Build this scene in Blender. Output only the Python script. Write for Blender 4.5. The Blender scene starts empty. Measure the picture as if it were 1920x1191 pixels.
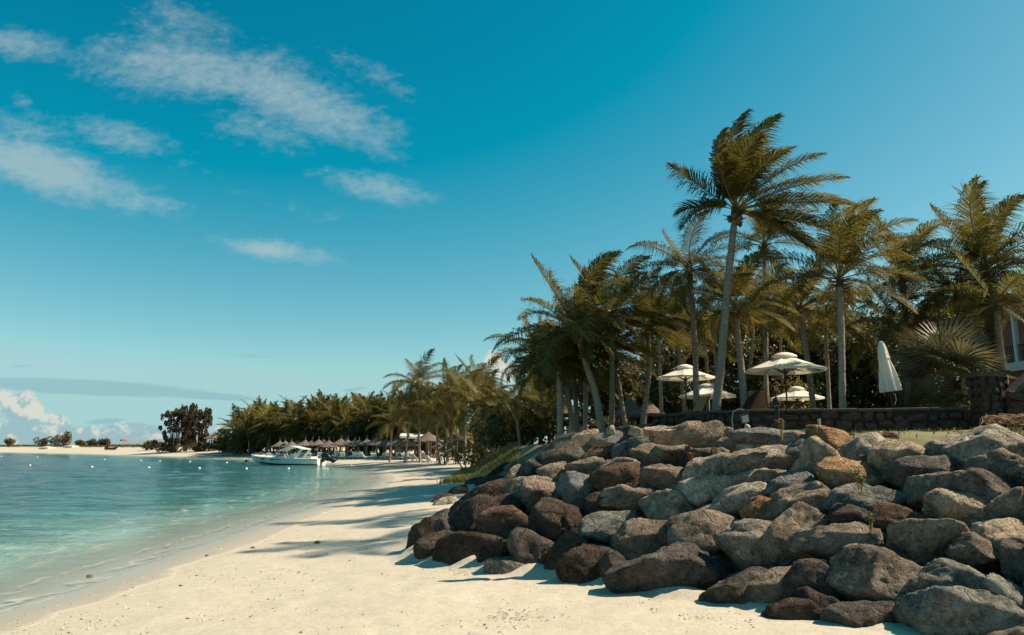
import bpy, bmesh, math, random
import numpy as np
from mathutils import Vector, Matrix

random.seed(7)
RNG = np.random.default_rng(7)
scene = bpy.context.scene
COL = scene.collection
R = math.radians

# ------------------------------------------------------------------ camera, sky, sun, exposure
PITCH, F, PXW, PXH, CAMZ = R(9.52), 1440.0, 1920.0, 1191.0, 2.0
cam_d = bpy.data.cameras.new('camera')
cam = bpy.data.objects.new('camera', cam_d)
COL.objects.link(cam)
cam.location = (0, 0, CAMZ)
cam.rotation_euler = (R(90) + PITCH, 0, 0)
cam_d.sensor_width = 36.0
cam_d.lens = 36.0 * F / PXW
cam_d.clip_start = 0.1
cam_d.clip_end = 20000
scene.camera = cam

SUN_EL, SUN_AZ = R(46), R(4)          # azimuth from +X (right) towards +Y (away from the camera)
sun_d = bpy.data.lights.new('sun', 'SUN')
sun = bpy.data.objects.new('sun', sun_d)
COL.objects.link(sun)
SUN_DIR = Vector((math.cos(SUN_EL) * math.cos(SUN_AZ), math.cos(SUN_EL) * math.sin(SUN_AZ), math.sin(SUN_EL)))
sun.rotation_euler = SUN_DIR.to_track_quat('Z', 'Y').to_euler()
sun.location = (20, 0, 30)
sun_d.energy = 5.0
sun_d.angle = R(0.53)
sun_d.color = (1.0, 0.84, 0.65)

scene.view_settings.view_transform = 'Standard'
scene.view_settings.look = 'None'
scene.view_settings.exposure = 0.65
scene.view_settings.gamma = 1.0
scene.cycles.max_bounces = 6
scene.cycles.diffuse_bounces = 2
scene.cycles.glossy_bounces = 3
scene.cycles.transmission_bounces = 4
scene.cycles.transparent_max_bounces = 8
scene.cycles.use_denoising = True
scene.cycles.sample_clamp_indirect = 6.0
scene.cycles.use_adaptive_sampling = True
scene.cycles.adaptive_threshold = 0.012


def nd(nt, typ, **kw):
    n = nt.nodes.new(typ)
    ins = kw.pop('ins', {})
    for k, v in kw.items():
        setattr(n, k, v)
    for k, v in ins.items():
        s = n.inputs[k]
        if isinstance(v, bpy.types.NodeSocket):
            nt.links.new(v, s)
        else:
            s.default_value = v
    return n


def mth(nt, op, a, b=0.0, c=0.0, clamp=False):
    n = nt.nodes.new('ShaderNodeMath')
    n.operation = op
    n.use_clamp = clamp
    for i, v in enumerate((a, b, c)):
        if isinstance(v, bpy.types.NodeSocket):
            nt.links.new(v, n.inputs[i])
        else:
            n.inputs[i].default_value = v
    return n.outputs[0]


def mixc(nt, fac, a, b, mode='MIX'):
    n = nt.nodes.new('ShaderNodeMix')
    n.data_type = 'RGBA'
    n.blend_type = mode
    for k, v in ((0, fac), (6, a), (7, b)):
        if isinstance(v, bpy.types.NodeSocket):
            nt.links.new(v, n.inputs[k])
        else:
            n.inputs[k].default_value = v if k == 0 else (v[0], v[1], v[2], 1.0)
    return n.outputs[2]


def ramp(nt, fac, stops, interp='LINEAR'):
    n = nt.nodes.new('ShaderNodeValToRGB')
    n.color_ramp.interpolation = interp
    el = n.color_ramp.elements
    while len(el) < len(stops):
        el.new(0.5)
    for e, (p, c) in zip(el, stops):
        e.position = p
        e.color = (c, c, c, 1) if not isinstance(c, (tuple, list)) else (c[0], c[1], c[2], 1)
    nt.links.new(fac, n.inputs[0])
    return n.outputs[0]


def smooth(nt, v, a, b, lo=0.0, hi=1.0):
    n = nt.nodes.new('ShaderNodeMapRange')
    n.interpolation_type = 'SMOOTHSTEP'
    nt.links.new(v, n.inputs[0])
    for i, x in zip((1, 2, 3, 4), (a, b, lo, hi)):
        n.inputs[i].default_value = x
    return n.outputs[0]


def noise(nt, vec, scale, detail=4.0, rough=0.55, dist=0.0, out=0):
    n = nt.nodes.new('ShaderNodeTexNoise')
    if vec is not None:
        nt.links.new(vec, n.inputs['Vector'])
    n.inputs['Scale'].default_value = scale
    n.inputs['Detail'].default_value = detail
    n.inputs['Roughness'].default_value = rough
    n.inputs['Distortion'].default_value = dist
    return n.outputs[out]


def ray_dir(px, py):
    u, v = (px - PXW / 2) / F, (PXH / 2 - py) / F
    return np.array([u, math.cos(PITCH) - v * math.sin(PITCH), v * math.cos(PITCH) + math.sin(PITCH)])


def at(px, py, Y):                    # the point at forward distance Y that lies on this line of sight
    d = ray_dir(px, py)
    return Vector(d * (Y / d[1])) + Vector((0, 0, CAMZ))


def atz(px, py, z):                   # the point at height z on this line of sight
    d = ray_dir(px, py)
    return Vector(d * ((z - CAMZ) / d[2])) + Vector((0, 0, CAMZ))


world = bpy.data.worlds.new('World')
scene.world = world
world.use_nodes = True
wt = world.node_tree
wt.nodes.clear()
sky = nd(wt, 'ShaderNodeTexSky', sky_type='NISHITA')
sky.sun_disc = False
sky.sun_elevation = SUN_EL
sky.sun_rotation = math.pi / 2 - SUN_AZ
sky.altitude = 0
sky.air_density = 1.0
sky.dust_density = 0.8
sky.ozone_density = 1.6
sep = nd(wt, 'ShaderNodeSeparateColor', ins={0: sky.outputs[0]})
# grade of the whole sky: one straight curve per channel, the same in every direction
kx = 1.0 / 0.1412
sr = mth(wt, 'MINIMUM', mth(wt, 'MAXIMUM', mth(wt, 'MULTIPLY_ADD', sep.outputs[0], 0.166 * kx, -0.2507 * kx), 0.01), 0.385 * kx)
sg = mth(wt, 'MINIMUM', mth(wt, 'MAXIMUM', mth(wt, 'MULTIPLY_ADD', sep.outputs[1], 0.148 * kx, -0.060 * kx), 0.3), 0.640 * kx)
sb = mth(wt, 'ADD', mth(wt, 'MULTIPLY', sep.outputs[2], 0.095 * kx), mth(wt, 'MULTIPLY', sep.outputs[1], 0.03 * kx))
comb = nd(wt, 'ShaderNodeCombineColor', ins={0: sr, 1: sg, 2: mth(wt, 'MINIMUM', mth(wt, 'MAXIMUM', sb, mth(wt, 'MULTIPLY', sg, 1.01)), 0.68 * kx)})
skycol = comb.outputs[0]
geo = nd(wt, 'ShaderNodeTexCoord')
dxyz = nd(wt, 'ShaderNodeSeparateXYZ', ins={0: geo.outputs['Generated']})
ysafe = mth(wt, 'MAXIMUM', dxyz.outputs[1], 0.02)
pq = nd(wt, 'ShaderNodeCombineXYZ', ins={0: mth(wt, 'DIVIDE', dxyz.outputs[0], ysafe), 1: mth(wt, 'DIVIDE', dxyz.outputs[2], ysafe), 2: 0.0})
front = smooth(wt, dxyz.outputs[1], 0.02, 0.15)


def blob(px, py, w, h, ang, soft=1.0):
    a, b = ray_dir(px, py), ray_dir(px + 10 * math.cos(R(ang)), py + 10 * math.sin(R(ang)))
    c0 = (a[0] / a[1], a[2] / a[1])
    c1 = (b[0] / b[1], b[2] / b[1])
    th = math.atan2(c1[1] - c0[1], c1[0] - c0[0])
    k = 1.03 / F
    v = nd(wt, 'ShaderNodeVectorMath', operation='SUBTRACT', ins={0: pq.outputs[0], 1: (c0[0], c0[1], 0)}).outputs[0]
    v = nd(wt, 'ShaderNodeVectorRotate', rotation_type='Z_AXIS', ins={'Vector': v, 'Angle': -th}).outputs[0]
    v = nd(wt, 'ShaderNodeVectorMath', operation='MULTIPLY', ins={0: v, 1: (2 / (w * k), 2 / (h * k), 0)}).outputs[0]
    ln = nd(wt, 'ShaderNodeVectorMath', operation='LENGTH', ins={0: v}).outputs['Value']
    return smooth(wt, ln, 1.25, 0.05), v


def acc(a, b):
    return b if a is None else mth(wt, 'MAXIMUM', a, b)


wisp = nd(wt, 'ShaderNodeMapping', ins={0: pq.outputs[0], 'Rotation': (0, 0, R(12)), 'Scale': (1.0, 1.7, 1.0)}).outputs[0]
n_big = noise(wt, wisp, 6.0, 12.0, 0.66, 0.9)
n_puff = noise(wt, wisp, 48.0, 8.0, 0.62, 0.2)
cir = None
for (px, py, w, h, ang, s) in [
        (370, 130, 640, 190, 6, 0.80), (560, 190, 560, 170, 22, 0.85), (350, 55, 330, 200, 20, 0.62), (40, 84, 330, 100, 8, 0.72), (240, 100, 420, 110, 4, 0.5),
        (90, 318, 640, 130, 17, 1.0), (250, 372, 330, 70, 13, 0.72), (240, 262, 300, 100, 18, 0.55), (490, 245, 320, 120, 12, 0.58), (700, 350, 350, 80, 12, 0.62),
        (515, 470, 330, 60, 8, 0.85), (40, 190, 90, 50, 40, 0.4), (700, 140, 330, 90, 25, 0.42), (540, 385, 560, 90, 18, 0.24), (20, 250, 360, 170, 10, 0.45), (330, 300, 420, 90, 20, 0.26)]:
    m, _ = blob(px, py, w, h, ang)
    cir = acc(cir, mth(wt, 'MULTIPLY', m, s))
dens = mth(wt, 'ADD', mth(wt, 'MULTIPLY', mth(wt, 'SUBTRACT', n_big, 0.5), 1.25), mth(wt, 'MULTIPLY', mth(wt, 'SUBTRACT', n_puff, 0.5), 0.95))
cden = smooth(wt, mth(wt, 'ADD', mth(wt, 'MULTIPLY', cir, 1.0), dens), 0.16, 1.12)
cden = mth(wt, 'MULTIPLY', mth(wt, 'MULTIPLY', cden, smooth(wt, cir, 0.0, 0.25)), mth(wt, 'MULTIPLY', front, 0.56))
CLOUD = (3.7, 4.35, 4.3)
c1 = mixc(wt, cden, skycol, CLOUD)
# low grey sheet above the horizon
gm = None
for (px, py, w, h, ang, s) in [(150, 726, 560, 36, 3.0, 1.0), (330, 738, 420, 17, 4.0, 1.0), (470, 668, 110, 12, 2, 0.35), (735, 592, 110, 14, 2, 0.25),
                               (40, 686, 70, 12, 0, 0.4), (195, 790, 90, 14, -4, 0.9), (665, 730, 70, 10, -8, 0.5), (540, 748, 60, 10, -4, 0.4)]:
    m, _ = blob(px, py, w, h, ang)
    gm = acc(gm, mth(wt, 'MULTIPLY', m, s))
gden = mth(wt, 'MULTIPLY', smooth(wt, mth(wt, 'ADD', gm, mth(wt, 'MULTIPLY', mth(wt, 'SUBTRACT', n_big, 0.5), 0.9)), 0.18, 0.55), mth(wt, 'MULTIPLY', front, smooth(wt, gm, 0.0, 0.15)))
c2 = mixc(wt, mth(wt, 'MULTIPLY', gden, 0.55), c1, (1.7, 3.2, 3.6))
# cumulus on the horizon, white tops and shaded feet
n_cum = noise(wt, pq.outputs[0], 30.0, 7.0, 0.6, 0.2)
cm = None
sh = None
for (px, py, w, h, ang, s) in [(30, 762, 150, 80, 10, 1.0), (105, 788, 70, 40, 10, 0.9), (110, 815, 330, 60, 4, 0.9), (250, 806, 190, 36, 2, 0.9), (30, 812, 220, 80, 0, 0.9),
                               (345, 812, 170, 44, 0, 0.85), (928, 680, 52, 60, 0, 1.15), (912, 702, 50, 40, 0, 1.0), (950, 698, 60, 50, 0, 1.0), (415, 800, 60, 34, 0, 0.7)]:
    m, v = blob(px, py, w, h, ang)
    cm = acc(cm, mth(wt, 'MULTIPLY', m, s))
cmd = mth(wt, 'MULTIPLY', smooth(wt, mth(wt, 'ADD', cm, mth(wt, 'MULTIPLY', mth(wt, 'SUBTRACT', n_cum, 0.5), 1.5)), 0.28, 0.58), mth(wt, 'MULTIPLY', front, smooth(wt, cm, 0.0, 0.2)))
pqs = nd(wt, 'ShaderNodeSeparateXYZ', ins={0: pq.outputs[0]})
n_cum2 = noise(wt, nd(wt, 'ShaderNodeVectorMath', operation='ADD', ins={0: pq.outputs[0], 1: (0.004, 0.010, 0)}).outputs[0], 30.0, 7.0, 0.6, 0.2)
lit = smooth(wt, mth(wt, 'ADD', mth(wt, 'MULTIPLY', mth(wt, 'SUBTRACT', n_cum, n_cum2), 5.0), mth(wt, 'MULTIPLY', mth(wt, 'SUBTRACT', pqs.outputs[1], 0.033), 12.0)), -0.15, 0.5)
c3 = mixc(wt, mth(wt, 'MULTIPLY', cmd, 0.92), c2, mixc(wt, lit, (2.3, 3.6, 3.9), (5.0, 5.0, 4.4)))
SKY_STRENGTH = 0.09
bg = nd(wt, 'ShaderNodeBackground', ins={'Color': c3, 'Strength': SKY_STRENGTH})
wo = nd(wt, 'ShaderNodeOutputWorld', ins={0: bg.outputs[0]})


# ------------------------------------------------------------------ helpers
def tag(o, label=None, cat=None, group=None, kind=None):
    if label: o['label'] = label
    if cat: o['category'] = cat
    if group: o['group'] = group
    if kind: o['kind'] = kind
    return o


def empty(name, loc, label=None, cat=None, group=None):
    o = bpy.data.objects.new(name, None)
    o.empty_display_size = 0.2
    COL.objects.link(o)
    o.location = loc
    return tag(o, label, cat, group)


def link(name, me, parent=None, loc=(0, 0, 0)):
    o = bpy.data.objects.new(name, me)
    COL.objects.link(o)
    o.location = loc
    if parent is not None:
        o.parent = parent
    return o


def copy_tree(o, parent=None):
    c = o.copy()
    COL.objects.link(c)
    if parent is not None:
        c.parent = parent
    for ch in list(o.children):
        copy_tree(ch, c)
    return c


class MB:
    """collects faces for ONE mesh"""
    def __init__(self):
        self.v, self.f, self.m = [], [], []

    def add(self, verts, faces, mi=0):
        n = len(self.v)
        self.v.extend([tuple(x) for x in verts])
        for fc in faces:
            self.f.append(tuple(i + n for i in fc))
            self.m.append(mi)
        return self

    def box(self, c, s, rot=None, mi=0):
        hx, hy, hz = s[0] / 2, s[1] / 2, s[2] / 2
        vs = [Vector((x, y, z)) for x in (-hx, hx) for y in (-hy, hy) for z in (-hz, hz)]
        if rot is not None:
            vs = [rot @ v for v in vs]
        vs = [v + Vector(c) for v in vs]
        return self.add(vs, [(0, 1, 3, 2), (4, 6, 7, 5), (0, 4, 5, 1), (2, 3, 7, 6), (0, 2, 6, 4), (1, 5, 7, 3)], mi)

    def tube(self, pts, rad, n=8, mi=0, cap=True):
        pts = [Vector(p) for p in pts]
        if not isinstance(rad, (list, tuple)):
            rad = [rad] * len(pts)
        rings = []
        prev = None
        for i, p in enumerate(pts):
            d = (pts[min(i + 1, len(pts) - 1)] - pts[max(i - 1, 0)]).normalized()
            if prev is None:
                a = d.cross(Vector((0, 1, 0.01))) if abs(d.y) < 0.9 else d.cross(Vector((1, 0, 0)))
            else:
                a = prev - d * prev.dot(d)
            a.normalize()
            prev = a
            b = d.cross(a)
            rings.append([p + (a * math.cos(2 * math.pi * k / n) + b * math.sin(2 * math.pi * k / n)) * rad[i] for k in range(n)])
        vs = [v for r in rings for v in r]
        fs = []
        for i in range(len(pts) - 1):
            for k in range(n):
                fs.append((i * n + k, i * n + (k + 1) % n, (i + 1) * n + (k + 1) % n, (i + 1) * n + k))
        if cap:
            fs.append(tuple(range(n - 1, -1, -1)))
            fs.append(tuple((len(pts) - 1) * n + k for k in range(n)))
        return self.add(vs, fs, mi)

    def lathe(self, prof, c=(0, 0, 0), n=16, mi=0, wob=None):
        vs, fs = [], []
        for i, (r, z) in enumerate(prof):
            for k in range(n):
                a = 2 * math.pi * k / n
                rr = r * (1 if wob is None else wob(k, i))
                vs.append((c[0] + rr * math.cos(a), c[1] + rr * math.sin(a), c[2] + z))
        for i in range(len(prof) - 1):
            for k in range(n):
                fs.append((i * n + k, i * n + (k + 1) % n, (i + 1) * n + (k + 1) % n, (i + 1) * n + k))
        return self.add(vs, fs, mi)

    def mesh(self, name, mats, smooth=False):
        me = bpy.data.meshes.new(name)
        me.from_pydata(self.v, [], self.f)
        for m in (mats if isinstance(mats, (list, tuple)) else [mats]):
            me.materials.append(m)
        if any(self.m):
            me.polygons.foreach_set('material_index', self.m)
        if smooth:
            me.polygons.foreach_set('use_smooth', [True] * len(me.polygons))
        me.update()
        return me

    def obj(self, name, mats, parent=None, loc=(0, 0, 0), smooth=False):
        return link(name, self.mesh(name, mats, smooth), parent, loc)


def np_mesh(name, V, Fq, mat, smooth=True):
    me = bpy.data.meshes.new(name)
    nv, nf, k = len(V), len(Fq), Fq.shape[1]
    me.vertices.add(nv)
    me.vertices.foreach_set('co', np.ascontiguousarray(V, dtype=np.float32).ravel())
    me.loops.add(nf * k)
    me.loops.foreach_set('vertex_index', np.ascontiguousarray(Fq, dtype=np.int32).ravel())
    me.polygons.add(nf)
    me.polygons.foreach_set('loop_start', np.arange(0, nf * k, k, dtype=np.int32))
    if smooth:
        me.polygons.foreach_set('use_smooth', np.ones(nf, dtype=bool))
    me.materials.append(mat)
    me.update(calc_edges=True)
    return me


def vattr(me, name, vals):
    a = me.attributes.new(name, 'FLOAT', 'POINT')
    a.data.foreach_set('value', np.ascontiguousarray(vals, dtype=np.float32))


def hash3(i, j, k, seed):
    h = (i.astype(np.int64) * 374761393 + j.astype(np.int64) * 668265263 + k.astype(np.int64) * 2147483647 + seed * 1274126177) & 0xFFFFFFFF
    h = ((h ^ (h >> 13)) * 1274126177) & 0xFFFFFFFF
    h = (h ^ (h >> 16)) & 0xFFFFFF
    return h / float(0x7FFFFF) - 1.0


def vnoise(P, seed=0):
    I = np.floor(P)
    f = P - I
    u = f * f * f * (f * (f * 6 - 15) + 10)
    out = np.zeros(len(P))
    for a in (0, 1):
        for b in (0, 1):
            for c in (0, 1):
                w = (u[:, 0] if a else 1 - u[:, 0]) * (u[:, 1] if b else 1 - u[:, 1]) * (u[:, 2] if c else 1 - u[:, 2])
                out += w * hash3(I[:, 0] + a, I[:, 1] + b, I[:, 2] + c, seed)
    return out


def fbm(P, seed=0, octv=4, gain=0.5):
    s, a, f = 0, 1.0, 1.0
    for o in range(octv):
        s = s + a * vnoise(P * f + 17.3 * o, seed + o)
        a *= gain
        f *= 2.03
    return s


# ------------------------------------------------------------------ materials
def new_mat(name):
    m = bpy.data.materials.new(name)
    m.use_nodes = True
    nt = m.node_tree
    p = nt.nodes['Principled BSDF']
    p.inputs['Roughness'].default_value = 0.8
    p.inputs['Specular IOR Level'].default_value = 0.3
    return m, nt, p


def simple(name, col, rough=0.7, var=0.25, scale=6.0, bump=0.0, metal=0.0, spec=0.14, bscale=None):
    m, nt, p = new_mat(name)
    tc = nd(nt, 'ShaderNodeTexCoord')
    n = noise(nt, tc.outputs['Object'], scale, 5.0, 0.6)
    k = ramp(nt, n, [(0.25, 1 - var), (0.75, 1 + var)])
    nt.links.new(mixc(nt, 1.0, col, k, 'MULTIPLY'), p.inputs['Base Color'])
    p.inputs['Roughness'].default_value = rough
    p.inputs['Metallic'].default_value = metal
    p.inputs['Specular IOR Level'].default_value = spec
    if bump:
        b = nd(nt, 'ShaderNodeBump', ins={'Strength': bump, 'Distance': 0.03, 'Height': noise(nt, tc.outputs['Object'], bscale or scale * 4, 5.0, 0.65)})
        nt.links.new(b.outputs[0], p.inputs['Normal'])
    return m


def leaf_mat(name, col, trans, tfac=0.35, var=0.35, rough=0.45, spec=0.35, hue=(0.22, 0.15, 0.04)):
    m, nt, p = new_mat(name)
    oi = nd(nt, 'ShaderNodeObjectInfo')
    at_ = nd(nt, 'ShaderNodeAttribute', attribute_name='tone')
    k = mth(nt, 'ADD', 1.0, mth(nt, 'MULTIPLY', mth(nt, 'SUBTRACT', oi.outputs['Random'], 0.5), var * 2))
    k = mth(nt, 'MULTIPLY', k, mth(nt, 'ADD', 1.0, at_.outputs['Fac']))
    c = mixc(nt, mth(nt, 'MULTIPLY', mth(nt, 'FRACT', mth(nt, 'MULTIPLY', oi.outputs['Random'], 7.31)), 0.35), col, hue)
    kk = nd(nt, 'ShaderNodeCombineColor', ins={0: k, 1: k, 2: k}).outputs[0]
    c = mixc(nt, 1.0, c, kk, 'MULTIPLY')
    nt.links.new(c, p.inputs['Base Color'])
    p.inputs['Roughness'].default_value = rough
    p.inputs['Specular IOR Level'].default_value = spec
    t = nd(nt, 'ShaderNodeBsdfTranslucent', ins={'Color': mixc(nt, 1.0, trans, kk, 'MULTIPLY')})
    mx = nd(nt, 'ShaderNodeMixShader', ins={0: tfac, 1: p.outputs[0], 2: t.outputs[0]})
    nt.links.new(mx.outputs[0], nt.nodes['Material Output'].inputs[0])
    return m


# sand / soil of the one ground sheet
def mat_ground():
    m, nt, p = new_mat('ground_sand')
    tc = nd(nt, 'ShaderNodeTexCoord')
    o = tc.outputs['Object']
    d = nd(nt, 'ShaderNodeAttribute', attribute_name='shore').outputs['Fac']
    soil = nd(nt, 'ShaderNodeAttribute', attribute_name='soil').outputs['Fac']
    n1 = noise(nt, o, 0.55, 6.0, 0.6)
    n2 = noise(nt, o, 9.0, 6.0, 0.7)
    n3 = noise(nt, o, 55.0, 3.0, 0.7)
    n4 = noise(nt, o, 2.4, 5.0, 0.65)
    base = mixc(nt, n1, (0.475, 0.415, 0.315), (0.535, 0.475, 0.37))
    base = mixc(nt, 1.0, base, ramp(nt, n4, [(0.3, 0.93), (0.7, 1.05)]), 'MULTIPLY')
    base = mixc(nt, 1.0, base, ramp(nt, n2, [(0.30, 0.90), (0.7, 1.08)]), 'MULTIPLY')
    base = mixc(nt, 1.0, base, ramp(nt, n3, [(0.28, 0.84), (0.42, 1.0), (0.8, 1.05)]), 'MULTIPLY')
    # drift line of shell grit
    dn = mth(nt, 'ADD', d, mth(nt, 'MULTIPLY', mth(nt, 'SUBTRACT', n1, 0.5), 2.2))
    grit = mth(nt, 'MULTIPLY', smooth(nt, dn, 2.6, 1.2), smooth(nt, n2, 0.60, 0.72))
    base = mixc(nt, mth(nt, 'MULTIPLY', grit, 0.6), base, (0.36, 0.27, 0.18))
    wet = smooth(nt, mth(nt, 'ADD', d, mth(nt, 'MULTIPLY', mth(nt, 'SUBTRACT', n1, 0.5), 1.4)), 2.0, 0.1)
    base = mixc(nt, mth(nt, 'MULTIPLY', wet, 0.8), base, (0.41, 0.37, 0.29))
    sw = mth(nt, 'ADD', d, mth(nt, 'MULTIPLY', mth(nt, 'SUBTRACT', noise(nt, o, 0.28, 4.0, 0.55), 0.5), 1.8))
    base = mixc(nt, mth(nt, 'MULTIPLY', smooth(nt, sw, 0.98, 0.84), 0.42), base, (0.27, 0.245, 0.20))
    lip = mth(nt, 'MULTIPLY', smooth(nt, mth(nt, 'ABSOLUTE', mth(nt, 'SUBTRACT', sw, 1.02)), 0.07, 0.0), 0.5)
    base = mixc(nt, lip, base, (0.58, 0.53, 0.44))
    # soil, dry grass and litter on the upland
    sc = mixc(nt, noise(nt, o, 1.3, 6.0, 0.65), (0.09, 0.06, 0.035), (0.22, 0.165, 0.09))
    sc = mixc(nt, smooth(nt, noise(nt, o, 0.5, 5.0, 0.6), 0.45, 0.6), sc, (0.20, 0.20, 0.09))
    sm = smooth(nt, mth(nt, 'ADD', soil, mth(nt, 'MULTIPLY', mth(nt, 'SUBTRACT', n4, 0.5), 0.5)), 0.4, 0.6)
    nt.links.new(mixc(nt, sm, base, sc), p.inputs['Base Color'])
    rg = mth(nt, 'SUBTRACT', 0.9, mth(nt, 'MULTIPLY', smooth(nt, d, 0.9, 0.0), 0.62))
    nt.links.new(rg, p.inputs['Roughness'])
    hgt = mth(nt, 'ADD', mth(nt, 'MULTIPLY', n2, 0.5), mth(nt, 'ADD', mth(nt, 'MULTIPLY', n3, 0.10), mth(nt, 'MULTIPLY', n4, 1.2)))
    b = nd(nt, 'ShaderNodeBump', ins={'Strength': mth(nt, 'SUBTRACT', 0.6, mth(nt, 'MULTIPLY', wet, 0.5)), 'Distance': 0.035, 'Height': hgt})
    nt.links.new(b.outputs[0], p.inputs['Normal'])
    return m


def mat_water():
    m, nt, p = new_mat('sea_water')
    tc = nd(nt, 'ShaderNodeTexCoord')
    o = tc.outputs['Object']
    d = nd(nt, 'ShaderNodeAttribute', attribute_name='offshore').outputs['Fac']
    patch = noise(nt, nd(nt, 'ShaderNodeMapping', ins={0: o, 'Rotation': (0, 0, R(-30)), 'Scale': (0.05, 0.12, 1)}).outputs[0], 1.0, 5.0, 0.6)
    dd = mth(nt, 'ADD', d, mth(nt, 'MULTIPLY', mth(nt, 'SUBTRACT', patch, 0.5), 9.0))
    t = nd(nt, 'ShaderNodeMapRange', ins={0: dd, 1: 0.0, 2: 30.0, 3: 0.0, 4: 1.0}).outputs[0]
    col = ramp(nt, t, [(0.0, (0.42, 0.45, 0.37)), (0.06, (0.26, 0.365, 0.31)), (0.13, (0.125, 0.262, 0.232)), (0.22, (0.052, 0.180, 0.170)), (0.5, (0.012, 0.092, 0.104)), (1.0, (0.006, 0.054, 0.070))])
    teal_patch = smooth(nt, noise(nt, nd(nt, 'ShaderNodeMapping', ins={0: o, 'Scale': (0.10, 0.22, 1)}).outputs[0], 1.0, 6.0, 0.65, 0.8), 0.52, 0.66)
    col = mixc(nt, mth(nt, 'MULTIPLY', teal_patch, smooth(nt, dd, 4.0, 14.0, 0.0, 0.55)), col, (0.010, 0.075, 0.095))  # darker teal patches, stronger away from the shore
    wave_shade = noise(nt, nd(nt, 'ShaderNodeMapping', ins={0: o, 'Rotation': (0, 0, R(8)), 'Scale': (0.42, 1.5, 1)}).outputs[0], 1.0, 5.0, 0.62, 0.8)
    col = mixc(nt, smooth(nt, d, 0.5, 6.0), col, mixc(nt, 1.0, col, ramp(nt, wave_shade, [(0.30, 0.30), (0.50, 0.95), (0.68, 1.70)]), 'MULTIPLY'))  # bright and dark wave faces painted into the water colour
    # foam at the edge; golden light ripples painted into the shallows
    wob = mth(nt, 'MULTIPLY', mth(nt, 'SUBTRACT', noise(nt, o, 0.35, 4.0, 0.6), 0.5), 2.4)
    dl = mth(nt, 'ADD', d, wob)
    foam_caustic = None
    for (c, w) in ((0.30, 0.16), (0.95, 0.10), (1.9, 0.16), (2.7, 0.08), (3.8, 0.14)):
        x = mth(nt, 'ABSOLUTE', mth(nt, 'SUBTRACT', dl, c))
        s = smooth(nt, x, w, 0.0)
        foam_caustic = s if foam_caustic is None else mth(nt, 'MAXIMUM', foam_caustic, s)
    foam_caustic = mth(nt, 'MULTIPLY', foam_caustic, smooth(nt, noise(nt, o, 0.9, 5.0, 0.7), 0.36, 0.56))
    edge = smooth(nt, mth(nt, 'ABSOLUTE', mth(nt, 'SUBTRACT', dl, 0.05)), 0.07, 0.0)
    foam_caustic = mth(nt, 'MAXIMUM', foam_caustic, mth(nt, 'MULTIPLY', edge, smooth(nt, noise(nt, o, 2.2, 3.0, 0.6), 0.25, 0.5)))
    col = mixc(nt, mth(nt, 'MULTIPLY', foam_caustic, 0.6), col, (0.58, 0.50, 0.37))
    nt.links.new(col, p.inputs['Base Color'])
    p.inputs['Roughness'].default_value = 0.10
    p.inputs['IOR'].default_value = 1.33
    p.inputs['Specular IOR Level'].default_value = 0.36
    al = mth(nt, 'MAXIMUM', smooth(nt, d, -0.5, 3.2, 0.05, 1.0), mth(nt, 'MULTIPLY', foam_caustic, 0.85))
    nt.links.new(al, p.inputs['Alpha'])
    w1 = noise(nt, nd(nt, 'ShaderNodeMapping', ins={0: o, 'Rotation': (0, 0, R(14)), 'Scale': (0.8, 1.7, 1)}).outputs[0], 1.3, 5.0, 0.6, 0.5)
    w2 = noise(nt, nd(nt, 'ShaderNodeMapping', ins={0: o, 'Rotation': (0, 0, R(-10)), 'Scale': (1.2, 2.4, 1)}).outputs[0], 4.5, 3.0, 0.6, 0.4)
    h = mth(nt, 'ADD', w1, mth(nt, 'MULTIPLY', w2, 0.28))
    b = nd(nt, 'ShaderNodeBump', ins={'Strength': smooth(nt, d, 0.0, 6.0, 0.12, 0.9), 'Distance': 0.7, 'Height': h})
    nt.links.new(b.outputs[0], p.inputs['Normal'])
    return m


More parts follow.
